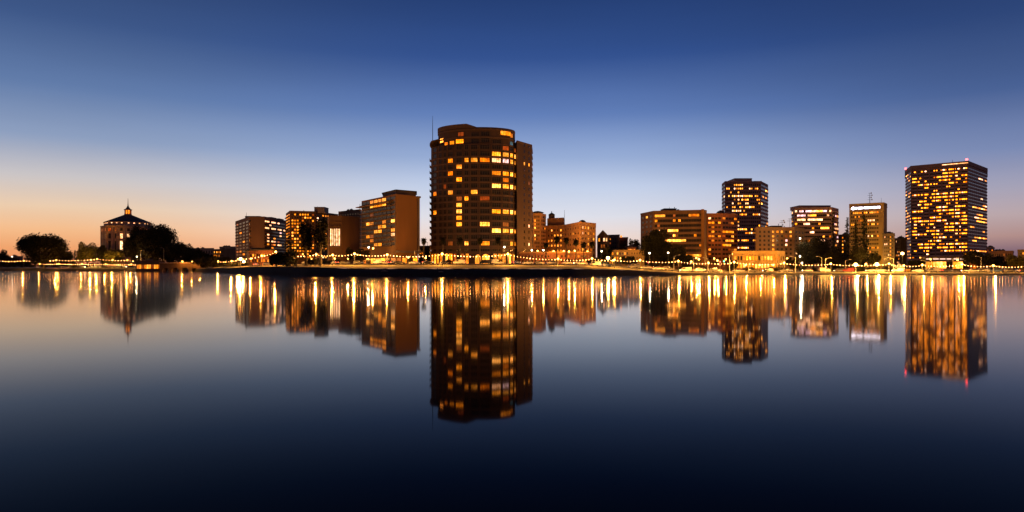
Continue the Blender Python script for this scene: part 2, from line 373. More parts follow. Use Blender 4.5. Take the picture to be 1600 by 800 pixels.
# ------------------------------------------------------------ buildings
random.seed(11)
def win_mesh(mb, o, u, n, a0, a1, z0, z1, m, mull=1, cross=False, n0=-.02):
    mb.fbox(o, u, n, a0, a1, n0, .06, z0, z1, m)
    if mull:
        wdt = a1-a0; t_ = min(.07, wdt*.05)
        for i in range(1, mull+1):
            a = a0+wdt*i/(mull+1); mb.fbox(o, u, n, a-t_, a+t_, .05, .11, z0, z1, 'frame')
    if cross:
        zz = z0+(z1-z0)*.62; mb.fbox(o, u, n, a0, a1, .05, .10, zz-.05, zz+.05, 'frame')
def frame_of(p, q):
    u = Vector((q[0]-p[0], q[1]-p[1])); ln = u.length; u = u/ln
    return (u.x, u.y), (u.y, -u.x), ln
class Bld:
    """one building: polygon walls, windows kept as records until finish()"""
    def __init__(s, name, label, cat, pts, top, zbase=None, wall='tan_wall', px=True):
        s.pts = [W(*p) for p in pts] if px else pts
        # counter-clockwise so that (u.y,-u.x) points outward
        ar = sum(a[0]*b_[1]-b_[0]*a[1] for a, b_ in zip(s.pts, s.pts[1:]+s.pts[:1]))
        assert ar > 0, name+' polygon must be counter-clockwise'
        cx = sum(p[0] for p in s.pts)/len(s.pts); cy = sum(p[1] for p in s.pts)/len(s.pts)
        pxc = proj(cx, cy, 0)[0]
        s.zg = gz(pxc, cy) if zbase is None else zbase
        s.root = empty(name, (cx, cy, s.zg), 0, label, cat)
        s.top = top; s.wall = wall; s.w = []; s.trim = MB(); s.name = name
        mb = MB(); mb.prism(s.pts, s.zg-2, top, wall, 'roof'); s.wallobj = part(mb, 'wall', s.root)
    def parapet(s, h=1.0, t_=.35, m=None, out=.12):
        mb = MB(); m = m or s.wall
        for i in range(len(s.pts)):
            p, q = s.pts[i], s.pts[(i+1) % len(s.pts)]; u, n, ln = frame_of(p, q)
            mb.fbox(p, u, n, -out*.9, ln+out*.9, -t_, out, s.top-.15+.003*i, s.top+h+.002*i, m)
        return part(mb, 'parapet', s.root)
    def facade(s, e, zlo, zhi, nf, nc, fw=.6, fh=.5, m0=1.0, m1=1.0, band=.18, pier=0, mull=1, cross=False, lits=(), p=0, run=0, cols='YYYOW', fp=None, trim=None, key=None):
        """grid of windows on wall edge e"""
        P0, P1 = s.pts[e], s.pts[(e+1) % len(s.pts)]; u, n, ln = frame_of(P0, P1)
        trim = trim or s.wall; H = (zhi-zlo)/nf; bw = (ln-m0-m1)/nc; recs = []
        for i in range(nf):
            zc = zlo+H*(i+.5); pf = (random.choice(fp) if fp else p); on = False
            for j in range(nc):
                ac = m0+bw*(j+.5); a0, a1 = ac-bw*fw/2, ac+bw*fw/2
                x, y = P0[0]+u[0]*ac, P0[1]+u[1]*ac; px, py = proj(x, y, zc)
                if run:
                    hk = (math.sin((j//3)*12.9+(i//5)*78.2+e*37.1)*43758.5) % 1      # tenants: whole corners of several floors are lit or empty
                    pe = pf*(.8 if hk > .4 else .55)
                    on = (random.random() < (.88 if hk > .4 else .8)) if (on and random.random() < .86) else (random.random() < pe)
                else: on = random.random() < pf
                col = random.choice(cols) if on else None
                recs.append([P0, u, n, a0, a1, zc-H*fh/2, zc+H*fh/2, col, mull, cross, px, py])
            if band: s.trim.fbox(P0, u, n, 0, ln, -.05, band, zlo+H*i-H*(1-fh)*.32, zlo+H*i+H*(1-fh)*.32, trim)
        if pier:
            for j in range(nc+1):
                a = m0+bw*j; s.trim.fbox(P0, u, n, a-bw*(1-fw)*.28, a+bw*(1-fw)*.28, -.04, pier, zlo, zhi-.01, trim)
        s.setlit(recs, lits); s.w += recs; return recs
    def setlit(s, recs, lits):
        for l in lits:
            px, py, wd, c_ = l
            if not recs: continue
            best = min(recs, key=lambda r_: abs(r_[10]-px)+3*abs(r_[11]-py))
            for r_ in recs:
                if r_ is best or (abs(r_[10]-px) <= wd/2 and abs(r_[11]-py) < abs(best[11]-py)+1.2 and abs(r_[5]-best[5]) < .1): r_[7] = c_
    def finish(s):
        if s.trim.v: part(s.trim, 'facade_trim', s.root)
        s.w.sort(key=lambda r_: (r_[7] is None, -(r_[4]-r_[3])*(r_[6]-r_[5])))
        rest = MB()
        for k, (o, u, n, a0, a1, z0, z1, c_, mu, cr, px, py) in enumerate(s.w):
            mb = MB() if k < 100 else rest
            win_mesh(mb, o, u, n, a0, a1, z0, z1, c_ or 'glass', mu, cr)
            if k < 100:
                x = o[0]+u[0]*(a0+a1)/2; y = o[1]+u[1]*(a0+a1)/2
                r_ = s.root.location
                part(mb, 'window', s.root)
        if rest.v: tag(part(rest, 'windows', s.root), kind='stuff')
    def roofbox(s, pxa, pxb, Y0, Y1, h, m='dark_wall', name='roof_housing'):
        mb = MB(); xa, xb = X(pxa, Y0), X(pxb, Y0)
        mb.box(xa, xb, Y0, Y1, s.top-.1, s.top+h, m)
        mb.box(xa-.2, xb+.2, Y0-.2, Y1+.2, s.top+h, s.top+h+.25, 'roof')
        part(mb, name, s.root)
    def clutter(s, seed, n=6, hmax=1.8):
        """plant, vents and pipes on the roof"""
        rr = random.Random(seed); xs = [p[0] for p in s.pts]; ys = [p[1] for p in s.pts]
        for _ in range(n):
            ws = [rr.random()+.25 for _ in s.pts]; tw = sum(ws); x = sum(a*b_ for a, b_ in zip(ws, xs))/tw; y = sum(a*b_ for a, b_ in zip(ws, ys))/tw
            h = rr.uniform(.8, hmax); a = rr.uniform(.6, 2.0); mb = MB()
            if rr.random() < .6: mb.box(x-a, x+a, y-1, y+1, s.top-.1, s.top+h+.6, 'dark_wall'); mb.box(x-a*.5, x+a*.3, y-.6, y+.5, s.top+h+.6, s.top+h+1.1, 'metal'); part(mb, 'roof_unit', s.root)
            else: mb.tube([(x, y, s.top-.1), (x, y, s.top+h*1.5+1)], .12, 'metal'); mb.tube([(x, y, s.top+h*1.5+1), (x, y, s.top+h*1.5+1.3)], .3, 'metal'); part(mb, 'vent_pipe', s.root)
    def mast(s, px, Y, row_top, r_=.14, arms=0):
        mb = MB(); x = X(px, Y); zt = Z(row_top, Y)
        mb.tube([(x, Y, s.top-.1), (x, Y, (s.top+zt)/2), (x, Y, zt)], [r_*1.5, r_, r_*.5], 'metal', 6)
        for i in range(arms):
            z = zt-(zt-s.top)*.18*i-.4; a = 1.5 if i % 2 else 1.0
            mb.tube([(x-a, Y, z), (x+a, Y, z)], .09, 'metal', 5)
            mb.lathe((x+a, Y, z-.4), [(.12, 0), (.35, .3), (.35, .8), (.1, 1)], 'pale_metal', 7)
        part(mb, 'antenna', s.root)

# ---- 1 courthouse with pyramid roof and lantern
Yc = 640.0
def ngon(px, Y, r_, k=8, rot=None, ry=None):
    x, y = X(px, Y), Y; ry = ry or r_; rot = math.pi/k if rot is None else rot
    return [(x+r_*math.cos(rot+2*math.pi*i/k), y+ry*math.sin(rot+2*math.pi*i/k)) for i in range(k)]
rc = 34.0/F*Yc
bl = Bld('courthouse', 'pale courthouse with pyramid roof, lantern and thin spire behind dark oaks', 'courthouse', ngon(200, Yc, rc*1.07), Z(352, Yc-18), wall='court_wall', px=False)
faces = []
for e in range(8):
    p, q = bl.pts[e], bl.pts[(e+1) % 8]; u, n, ln = frame_of(p, q)
    if n[1] < .3:
        H = bl.top-bl.zg
        for k in (0, .36, .64, 1):
            bl.trim.fbox(p, u, n, ln*k-.45, ln*k+.45, -.05, .45, bl.zg, bl.top-1.4, 'court_wall')
        bl.trim.fbox(p, u, n, -.1, ln+.1, -.05, .7, bl.zg+H*.30+.01*e, bl.zg+H*.34+.01*e, 'court_wall')
        bl.trim.fbox(p, u, n, -.2, ln+.2, -.05, .8, bl.top-1.3+.01*e, bl.top-.2+.01*e, 'court_wall')
        for (a, b_) in ((.06, .30), (.41, .59), (.70, .94)):
            for (z0, z1) in ((.40, .62), (.68, .80), (.86, .93)):
                zc = (z0+z1)/2; x = p[0]+u[0]*ln*(a+b_)/2; y = p[1]+u[1]*ln*(a+b_)/2; pxx, pyy = proj(x, y, bl.zg+H*zc)
                cc = 'V' if (182 < pxx < 201 and z0 < .66) else ('W' if 182 < pxx < 204 and z0 < .85 else None)
                if z0 > .85 and random.random() < .6: cc = 'D'
                bl.w.append([p, u, n, ln*a+.9, ln*b_-.9, bl.zg+H*z0, bl.zg+H*z1, cc, 1, True, pxx, pyy])
t2 = ngon(200, Yc, rc*.97); zt = bl.top; zt2 = Z(346.5, Yc-18)
mb = MB(); mb.prism(t2, zt-.2, zt2, 'court_wall', 'roof'); part(mb, 'attic', bl.root)
for e in range(8):
    p, q = t2[e], t2[(e+1) % 8]; u, n, ln = frame_of(p, q)
    if n[1] < .3:
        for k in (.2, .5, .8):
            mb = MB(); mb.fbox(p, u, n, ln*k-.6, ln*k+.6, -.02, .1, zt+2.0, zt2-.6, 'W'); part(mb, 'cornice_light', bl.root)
        mb = MB(); mb.fbox(p, u, n, -.1, ln+.1, .05, .5, zt2-.2+.01*e, zt2+.3+.01*e, 'court_wall'); part(mb, 'cornice', bl.root)
x0 = X(200, Yc)
mb = MB(); zr = zt2+.3; apex = Z(335.5, Yc)
ring = ngon(200, Yc, rc*1.0); k = len(ring)
for i in range(k):
    a, b_ = ring[i], ring[(i+1) % k]; s_ = .14
    A = (a[0], a[1], zr); B = (b_[0], b_[1], zr)
    C = (x0+(b_[0]-x0)*s_, Yc+(b_[1]-Yc)*s_, apex); D = (x0+(a[0]-x0)*s_, Yc+(a[1]-Yc)*s_, apex)
    mb.face([A, B, C, D], 'roof')
mb.face([(p[0], p[1], zr) for p in reversed(ring)], 'roof')
rf = part(mb, 'roof', bl.root)
mb = MB(); lz = Z(328.5, Yc); rl = 4.6/F*Yc
mb.prism(ngon(200, Yc, rl*1.15), apex-.3, apex+.6, 'court_wall'); mb.prism(ngon(200, Yc, rl*.62), apex+.6, lz, 'O')
for i in range(8):
    p = ngon(200, Yc, rl*.95)[i]; mb.tube([(p[0], p[1], apex+.6), (p[0], p[1], lz)], .36, 'court_wall', 6)
mb.prism(ngon(200, Yc, rl*1.25), lz, lz+.8, 'court_wall'); part(mb, 'lantern', bl.root)
mb = MB(); mb.lathe((x0, Yc, lz+.8), [(rl*.95, 0), (rl*.35, 2.2), (.45, 3.6), (.25, 6), (.12, Z(310, Yc)-lz-.8)], 'roof', 8)
part(mb, 'spire', bl.root)
bl.finish()

# ---- 2 apartment block with blank middle wall
Y0 = 470
bl = Bld('apartment_block', 'brown apartment block with a blank middle wall and white-lit windows on its right', 'apartment block',
         [(368,520),(390,Y0),(413,Y0),(447,512),(447,545),(368,545)], Z(340.5, Y0), wall='tan_wall')
bl.parapet(1.0)
zb = bl.zg+5; zt = bl.top-1
bl.facade(0, zb, zt, 12, 4, .55, .5, 2, 2, .3, 0, 1, lits=[(378,366,3,'O'),(378,378,3,'Y'),(373,384,2,'D'),(374,391,3,'O')], p=.04, cols='DDO')
bl.facade(1, zb, zt, 12, 6, .5, .5, 1, 10.2, 0, 0, 1, lits=[(389,366,2,'W'),(389,378,2,'Y'),(386,350,2,'W')], p=.02, cols='D')
WR = [(418,348,5,'W'),(428,348.5,7,'W'),(436,349.5,3,'W'),(421,353.6,1,'W'),(418,359,5,'W'),(428,359.6,7,'W'),(438,360.5,6,'W'),(418.5,364.6,4,'W'),(437.5,365.5,3,'P'),
      (418,369.6,3,'W'),(438.5,371,5,'W'),(418.5,375.6,4,'W'),(428,376,7,'W'),(429,381.5,2,'O'),(437.5,381.7,6,'W'),(444,360,2,'W'),(426,386,3,'O')]
bl.facade(3-1, zb, zt, 12, 10, .86, .42, 1.0, 1.5, .3, 0, 1, lits=WR, p=.03, cols='DO')
bl.roofbox(383, 405, 485, 500, 2.2, 'tan_wall'); bl.roofbox(414, 424, 492, 502, 2.0); bl.roofbox(428, 436, 500, 510, 1.6); bl.clutter(1, 6)
bl.mast(385, 488, 332)
bl.finish()

# ---- 3 apartment block behind the tall trees, warm windows
bl = Bld('apartment_block', 'tall apartment block full of warm windows behind the dark waterside trees', 'apartment block',
         [(447,470),(453,445),(493,450),(528,475),(528,500),(449,500)], Z(331, 445), wall='brown_wall')
bl.parapet(.8)
zb = bl.zg+4; zt = bl.top-.6
bl.facade(0, zb, zt, 15, 2, .7, .5, .8, .8, .9, 0, 1, p=.75, cols='OOYD')
bl.facade(1, zb, zt, 15, 9, .55, .5, .8, .8, .35, .2, 1, p=.68, cols='OOYYYDB')
bl.facade(2, zb, zt, 15, 8, .5, .48, 1.0, .8, .25, 0, 1, p=.45, cols='YYODW')
bl.roofbox(491, 507, 452, 462, 3.6, 'grey_wall'); bl.mast(496, 455, 322); bl.clutter(2, 4)
bl.finish()

# ---- 4 hall with tall glowing windows, and the block behind it
bl = Bld('hall', 'tan windowless hall with five tall white-glowing slot windows', 'hall',
         [(512,412),(514,400),(534,400),(562,412),(562,440),(512,440)], Z(338.5, 400), wall='brown_wall')
bl.parapet(.6)
p, q = bl.pts[1], bl.pts[2]; u, n, ln = frame_of(p, q)
for i in range(5):
    a0 = .9+i*(ln-1.6)/5
    bl.w.append([p, u, n, a0, a0+(ln-1.6)/5*.66, Z(384, 400), Z(357.5, 400), 'V', 1, False, 0, 0])
    bl.trim.fbox(p, u, n, a0-.48, a0-.1, -.03, .8, Z(386, 400), Z(355, 400), 'brown_wall')
bl.trim.fbox(p, u, n, .2, ln-.2, -.03, 1.0, Z(355, 400), Z(353.6, 400), 'brown_wall')
bl.trim.fbox(p, u, n, 0, ln, -.03, .4, Z(347, 400), Z(346, 400), 'brown_wall')
bl.finish()
bl = Bld('apartment_block', 'plain brown block stepping up between the slot-window hall and the balcony block', 'building',
         [(529,436),(563,418),(566,450),(529,460)], Z(328, 418), wall='brown_wall')
bl.parapet(.5); bl.facade(0, bl.zg+5, bl.top-1, 12, 8, .3, .4, 1, 1, 0, 0, 0, p=.03, cols='D'); bl.clutter(4, 4); bl.finish()

# ---- 5 balcony block with blank orange wall
bl = Bld('balcony_block', 'apartment block with stacked balconies and a blank orange-brown end wall', 'apartment block',
         [(565,388),(619,350),(653,362),(653,392),(567,410)], Z(303, 350), wall='umber_wall')
bl.root['label'] = 'apartment block with stacked lit balconies and a blank orange-brown end wall'
zb = Z(384, 350); nf = 11; zt = bl.top-.6
LT = [(596,322.5,6,'O'),(585,324,8,'Y'),(604,321,6,'B'),(594,323,7,'Y'),(601,309,6,'B'),(585,312.5,8,'Y'),(594,306,5,'Y'),(614,342,10,'B'),(601,350,7,'Y'),(575,353,6,'Y'),(583,352,3,'O'),
      (601,357,7,'Y'),(592,358,8,'Y'),(615,356,6,'Y'),(591,365,8,'Y'),(575,373,8,'Y'),(583,373,5,'O'),(591,379,8,'Y'),(614,369,3,'W')]
bl.facade(0, zb, zt, nf, 8, .82, .62, 1.0, 1.0, 0, .22, 2, True, lits=LT, p=.05, cols='DO', trim='dark_wall')
P0, P1 = bl.pts[0], bl.pts[1]; u, n, ln = frame_of(P0, P1); H = (zt-zb)/nf
for i in range(nf):
    mb = MB(); z = zb+H*i-.25
    mb.fbox(P0, u, n, .3+.01*i, ln-4.5, .02, 1.5, z, z+.3, 'brown_wall')
    for a in range(12): mb.fbox(P0, u, n, .4+a*(ln-5.0)/11, .5+a*(ln-5.0)/11, 1.35, 1.43, z+.3, z+1.2, 'metal')
    mb.fbox(P0, u, n, .35, ln-4.6, 1.33, 1.46, z+1.2, z+1.3, 'metal'); part(mb, 'balcony', bl.root)
mb = MB(); mb.fbox(P0, u, n, -2.4, ln-5, -.5, 2.6, Z(321, 372), Z(319.6, 372), 'tan_wall'); part(mb, 'canopy', bl.root)
mb = MB(); pp = [W(598,377), W(619,361), W(650,369), W(650,385), W(600,395)]
mb.prism(pp, bl.top-.1, bl.top+3.1, 'dark_wall', 'roof')
for i in range(5):
    a, b_ = pp[i], pp[(i+1) % 5]; uu, nn, l2 = frame_of(a, b_); mb.fbox(a, uu, nn, -.2, l2+.2, -.2, .5, bl.top+3.1+.01*i, bl.top+3.5+.01*i, 'roof')
part(mb, 'penthouse', bl.root)
p, q = bl.pts[1], bl.pts[2]; u, n, ln = frame_of(p, q)
mb = MB(); mb.fbox(p, u, n, ln-.5, ln+.9, -.6, .5, zb-4, bl.top-.8, 'dark_wall'); mb.fbox(p, u, n, ln-.6, ln+1.6, -.6, .6, bl.top-.8, bl.top+.1, 'dark_wall'); part(mb, 'pilaster', bl.root)
for k, (za, zc2) in enumerate(((zb-3.5, zb-2.5),)):
    mb = MB(); mb.fbox(p, u, n, -.5, ln+.5, .02, 2.4, za, zc2, 'dark_wall'); part(mb, 'canopy', bl.root)
bl.clutter(5, 4)
# ground floor shop windows
for (e, nn_) in ((0, 7), (1, 4)):
    p, q = bl.pts[e], bl.pts[(e+1) % 5]; u, n, ln = frame_of(p, q)
    for j in range(nn_):
        a = ln/nn_*j+.5; mb = MB(); win_mesh(mb, p, u, n, a, a+ln/nn_-1.1, bl.zg+.5, bl.zg+3.2, random.choice(['shop', 'O', 'D', 'shop', 'glass']), 2); part(mb, 'shop_window', bl.root)
bl.finish()

# ---- 6 round tower
root = empty('round_tower', (X(741, 378), 378, gz(741, 378)), 0, 'tallest round residential tower in the centre, curved facade of scattered yellow windows', 'apartment tower')
CX, CY, RA, RB, ROT = X(739, 377), 377.0, 66.5/F*377, 14.5, R(-9)
def ell(a, ra=RA, rb=RB, cx=CX, cy=CY):
    x = ra*math.sin(a); y = -rb*math.cos(a)
    return (cx+x*math.cos(ROT)-y*math.sin(ROT), cy+x*math.sin(ROT)+y*math.cos(ROT))
def ell_poly(ra, rb, k=72, cx=CX, cy=CY): return [ell(2*math.pi*i/k, ra, rb, cx, cy) for i in range(k)]
zg = gz(741, 378)
FH = 10.02/F*363            # floor height
def rowz(r_): return Z(r_, 362.5)
ztop = rowz(219.0)+5.6
mb = MB(); mb.prism(ell_poly(RA, RB), zg-1, rowz(225)+.2, 'tower_wall', 'roof'); part(mb, 'wall', root, False)
CX2, RA2 = X(744.5, 377), 60.6/F*377
zup = Z(198.5, 363)
mb = MB(); mb.prism(ell_poly(RA2, RB-.6, 72, CX2), rowz(226), zup, 'tower_wall', 'roof'); part(mb, 'upper_wall', root)
# raised curved parapet on the left half
mb = MB(); K = 40
a_s = [R(-88)+R(96)*i/K for i in range(K+1)]
for i in range(K):
    def pt(a, r_, z): x, y = ell(a, RA2+r_, RB-.6+r_, CX2); return (x, y, z)
    h0 = zup+1.9 if i < K-5 else zup+1.9*(K-i)/6
    h1 = zup+1.9 if i+1 < K-5 else zup+1.9*(K-i-1)/6
    a, b_ = a_s[i], a_s[i+1]
    mb.box8([pt(a,-.5,zup-.3), pt(b_,-.5,zup-.3), pt(b_,.35,zup-.3), pt(a,.35,zup-.3), pt(a,-.5,h0), pt(b_,-.5,h1), pt(b_,.35,h1), pt(a,.35,h0)], 'tower_trim')
part(mb, 'curved_parapet', root)
mb = MB()
for i in range(24):
    a, b_ = R(-96)+R(34)*i/24, R(-96)+R(34)*(i+1)/24
    def pt(a, r_, z): x, y = ell(a, RA+r_, RB+r_); return (x, y, z)
    z = rowz(222)+2.4*i/24; z2 = rowz(222)+2.4*(i+1)/24
    mb.box8([pt(a,-4,z+1.4), pt(b_,-4,z2+1.4), pt(b_,.8,z2), pt(a,.8,z), pt(a,-4,z+1.8), pt(b_,-4,z2+1.8), pt(b_,.8,z2+.4), pt(a,.8,z+.4)], 'tower_trim')
part(mb, 'visor', root)
NF = 17; rows = [390.2-10.02*i for i in range(NF)]
# floor bands
mb = MB()
def ringseg(mb, a0, a1, ra, rb, cx, r0, r1, z0, z1, m, step=R(4)):
    k = max(1, int((a1-a0)/step))
    for i in range(k):
        a, b_ = a0+(a1-a0)*i/k, a0+(a1-a0)*(i+1)/k
        f = lambda a, r_, z: (*ell(a, ra+r_, rb+r_, cx), z)
        mb.box8([f(a,r0,z0), f(b_,r0,z0), f(b_,r1,z0), f(a,r1,z0), f(a,r0,z1), f(b_,r0,z1), f(b_,r1,z1), f(a,r1,z1)], m)
for i in range(NF-1):
    z = rowz(rows[i]+5.0); ringseg(mb, R(-100), R(92), RA, RB, CX, -.1, .26, z-.42, z+.42, 'tower_trim')
for z in (rowz(224.5), rowz(214), zup-1.2): ringseg(mb, R(-88), R(88), RA2, RB-.6, CX2, -.1, .3, z-.4, z+.4, 'tower_trim')
# columns: (angle centre, half width in m, kind)
def th_of(px, ra, cx):
    lo, hi = -1.5, 1.5
    for _ in range(40):
        mid_ = (lo+hi)/2; x, y = ell(mid_, ra, RB, cx)
        if 800+F*x/y < px: lo = mid_
        else: hi = mid_
    return lo
COLS = [(680,6,1),(688.5,4.5,1),(695.5,4.5,1),(704,8,2),(717.5,9,2),(729,6.5,1),(741,10.5,2),(757.5,15.5,3),(775.5,14,3),(790,9.5,2),(799,4.6,1),(804.6,3.2,1)]
LIT = {  # row index from the bottom -> px: colour
 0: {703:'D', 688.5:None}, 1: {704:'D',729:'Y',741:None,757.5:'Y',799:'Y',804.6:'O'}, 3: {775.5:'B',790:'Y',799:'B',804.6:'Y'}, 4: {717.5:'Y',757.5:'B',790:'D'},
 5: {717.5:'Y'}, 6: {680:'O',717.5:'B',775.5:'Y',790:'B',799:'B',804.6:'Y'}, 7: {717.5:'Y'}, 8: {717.5:'D',729:'Y',757.5:'D'}, 9: {680:'O',704:'O',741:'Y'},
 10: {695.5:'D',775.5:'B',790:'B',799:'B',804.6:'Y'}, 11: {717.5:'Y',790:'O'}, 12: {704:'O',775.5:'O',790:'Y',799:'B',804.6:'Y'}, 13: {717.5:'O'},
 14: {704:'Y',729:'O',741:'Y',757.5:'O',775.5:'W',790:'P',799:'Y',804.6:'O'}, 15: {775.5:'Y',790:'Y',799:'Y',804.6:'B'}, 16: {790:'D',804.6:'D'}}
up = MB(); wins = []
for i in range(NF):
    for (px, wd, mu) in COLS:
        
        a = th_of(px, RA, CX); x, y = ell(a)
        x2, y2 = ell(a+.01); x1, y1 = ell(a-.01)
        u, n, _ = frame_of((x1, y1), (x2, y2))
        zc = rowz(rows[i])
        # keep on-screen rows level on the curved wall
        c_ = LIT.get(i, {}).get(px)
        hw = wd/2*363/F/max(.45, abs(u[0]))*.96
        wins.append((c_ is None, -wd, (x, y), u, n, hw, zc, c_, mu))
        mb.fbox((x, y), u, n, -hw-.24, -hw-.04, -.1, .30, rowz(rows[i]+4)+.02, rowz(rows[i]-4), 'tower_trim')
        mb.fbox((x, y), u, n, hw+.04, hw+.24, -.1, .29, rowz(rows[i]+4)+.02, rowz(rows[i]-4), 'tower_trim')
part(mb, 'floor_bands', root)
# upper storeys
for (px, rw, wd, c_) in [(690,214.5,5,'B'),(697,222,5,'O'),(706,221,7,'Y'),(718,219.5,12,'Y'),(720,208.5,9,'D'),(742,210,12,None),(758,209,13,None),(742,220,12,None),(758,219,13,None),
                         (790,206,15,'Y'),(799,208,3,'O'),(799,221,4,'T'),(776,221,13,None)]:
    a = th_of(px, RA2, CX2); x, y = ell(a, RA2, RB-.6, CX2); x2, y2 = ell(a+.01, RA2, RB-.6, CX2); x1, y1 = ell(a-.01, RA2, RB-.6, CX2)
    u, n, _ = frame_of((x1, y1), (x2, y2)); wins.append((c_ is None, -wd, (x, y), u, n, wd/2*363/F/max(.4, abs(u[0])), rowz(rw), c_, 3 if wd > 9 else 1))
wins.sort(key=lambda q: (q[0], q[1])); rest = MB()
for k, (_, _, o, u, n, hw, zc, c_, mu) in enumerate(wins):
    mb = MB() if k < 100 else rest
    # a chord on a curve: push the pane out by its sagitta
    mb.fbox(o, u, n, -hw, hw, -.35, .14, zc-1.0, zc+1.0, c_ or 'glass')
    wo_ = part(mb, 'window', root) if k < 100 else None; fr = MB() if wo_ else rest
    for j in range(mu+2):
        a = -hw+2*hw*j/(mu+1); fr.fbox(o, u, n, a-.06, a+.06, .1, .2, zc-1.0, zc+1.0, 'frame')
    fr.fbox(o, u, n, -hw, hw, .1, .19, zc+.42, zc+.52, 'frame')
    if wo_: f_ = part(fr, 'frame', root); f_.parent = wo_
tag(part(rest, 'windows', root), kind='stuff')
# balconies at the left edge
for i in range(NF-1):
    mb = MB(); z = rowz(rows[i]+4.6)
    ringseg(mb, R(-112), R(-72), RA, RB, CX, .27, .85, z-.1, z+.15, 'tower_trim', R(7))
    ringseg(mb, R(-112), R(-72), RA, RB, CX, .74, .84, z+.15, z+1.2, 'tower_trim', R(7)); part(mb, 'balcony', root)
# wing on the right
wp = [W(803,384), W(808,370), W(831,383), W(832,402), W(806,402)]
wz = Z(222.5, 371); mb = MB(); mb.prism(wp, zg-1, wz, 'tower_wall', 'roof'); wobj = part(mb, 'wing_wall', root)
for i in range(5):
    p, q = wp[i], wp[(i+1) % 5]; u, n, ln = frame_of(p, q); mb = MB(); mb.fbox(p, u, n, -.1, ln+.1, -.4, .15, wz-.1+.01*i, wz+.9+.01*i, 'tower_trim'); part(mb, 'parapet', root)
p, q = wp[1], wp[2]; u, n, ln = frame_of(p, q); mb = MB()
for i in range(18):
    zc = rowz(rows[0])+i*FH
    for k, a in enumerate((.48, .80)):
        c_ = {(14, 0): 'Y', (14, 1): 'Y', (4, 1): 'W', (11, 1): 'D', (1, 1): 'W'}.get((i, k))
        win_mesh(mb, p, u, n, ln*a-.5, ln*a+.5, zc-.8, zc+.8, c_ or 'glass', 0)
        if c_: part(mb, 'window', root); mb = MB()
p, q = wp[2], wp[3]; u, n, ln = frame_of(p, q); 
for i in range(18):
    zc = rowz(rows[0])+i*FH; m2 = MB()
    m2.fbox(p, u, n, .3, ln*.7, .02, .4, zc-1.5, zc-1.3, 'tower_trim'); part(m2, 'balcony', root)
    win_mesh(mb, p, u, n, .8, ln*.6, zc-1.0, zc+.9, 'D' if i in (3, 9, 14) else 'glass', 1)
tag(part(mb, 'wing_windows', root), kind='stuff')
# mast at the left
mb = MB(); x, y = X(676, 385), 385; mb.tube([(x, y, rowz(228)), (x, y, Z(200, 385)), (x, y, Z(181, 385))], [.22, .15, .06], 'metal', 6); part(mb, 'mast', root)
mb = MB(); mb.box(X(730,377), X(765,377), 372, 382, zup-.1, zup+.8, 'dark_wall'); part(mb, 'roof_housing', root)
# lit ground floor: arcade of tall openings and one arch
mb = MB()
ringseg(mb, R(-95), R(88), RA, RB, CX, -.1, .9, Z(389, 362), Z(387, 362), 'tower_trim'); ringseg(mb, R(-95), R(88), RA, RB, CX, -.1, .6, Z(393.5, 362), Z(392.6, 362), 'tower_trim')
part(mb, 'podium_cornice', root)
for (px, wd, c_) in [(676,3,'O'),(680.5,3,'shop'),(685,3,'shop'),(689,2.5,'O'),(699,5,'shop'),(704.5,5,'shop'),(711,4,'D'),(722,5,'D'),(730,4,'O'),(774,6,'O'),(781,6,'shop'),(787,5,'O'),(796,4,'shop'),(801.5,4,'O')]:
    a = th_of(px, RA, CX); x, y = ell(a); x2, y2 = ell(a+.01); x1, y1 = ell(a-.01); u, n, _ = frame_of((x1, y1), (x2, y2)); hw = wd/2*363/F/max(.4, abs(u[0]))
    mb = MB(); mb.fbox((x, y), u, n, -hw, hw, -.2, .15, zg+.4, Z(395, 362), c_); mb.fbox((x, y), u, n, -.05, .05, .1, .22, zg+.4, Z(395, 362), 'frame'); mb.fbox((x, y), u, n, -hw, hw, .1, .2, zg+2.6, zg+2.72, 'frame'); part(mb, 'shop_window', root)
    mb = MB(); mb.fbox((x, y), u, n, -hw-.5, -hw-.1, -.1, .7, zg-.3, Z(393.6, 362), 'tower_trim'); part(mb, 'pilaster', root)
for (px, wd) in ((747, 9), (759, 11)):
    a = th_of(px, RA, CX); x, y = ell(a); x2, y2 = ell(a+.01); x1, y1 = ell(a-.01); u, n, _ = frame_of((x1, y1), (x2, y2)); hw = wd/2*363/F
    mb = MB(); za = Z(402, 362); prof = [(-hw, zg+.3), (hw, zg+.3)]+[(hw*math.cos(t_), za+(hw*.9)*math.sin(t_)) for t_ in [math.pi*i/14 for i in range(15)]]
    q = [(x+u[0]*a_+n[0]*.2, y+u[1]*a_+n[1]*.2, z_) for a_, z_ in prof]; mb.face(q, 'shop')
    for i in range(len(prof)):
        a_, b_ = prof[i], prof[(i+1) % len(prof)]
        f = lambda c2, d_: (x+u[0]*c2[0]+n[0]*d_, y+u[1]*c2[0]+n[1]*d_, c2[1]); mb.face([f(a_,-.3), f(b_,-.3), f(b_,.2), f(a_,.2)], 'tower_trim')
    for k in (-.5, 0, .5): mb.fbox((x, y), u, n, hw*k-.06, hw*k+.06, .15, .28, zg+.3, za+hw*.75, 'frame')
    for zz in (zg+2.2, za): mb.fbox((x, y), u, n, -hw, hw, .15, .27, zz-.05, zz+.05, 'frame')
    part(mb, 'arched_window', root)

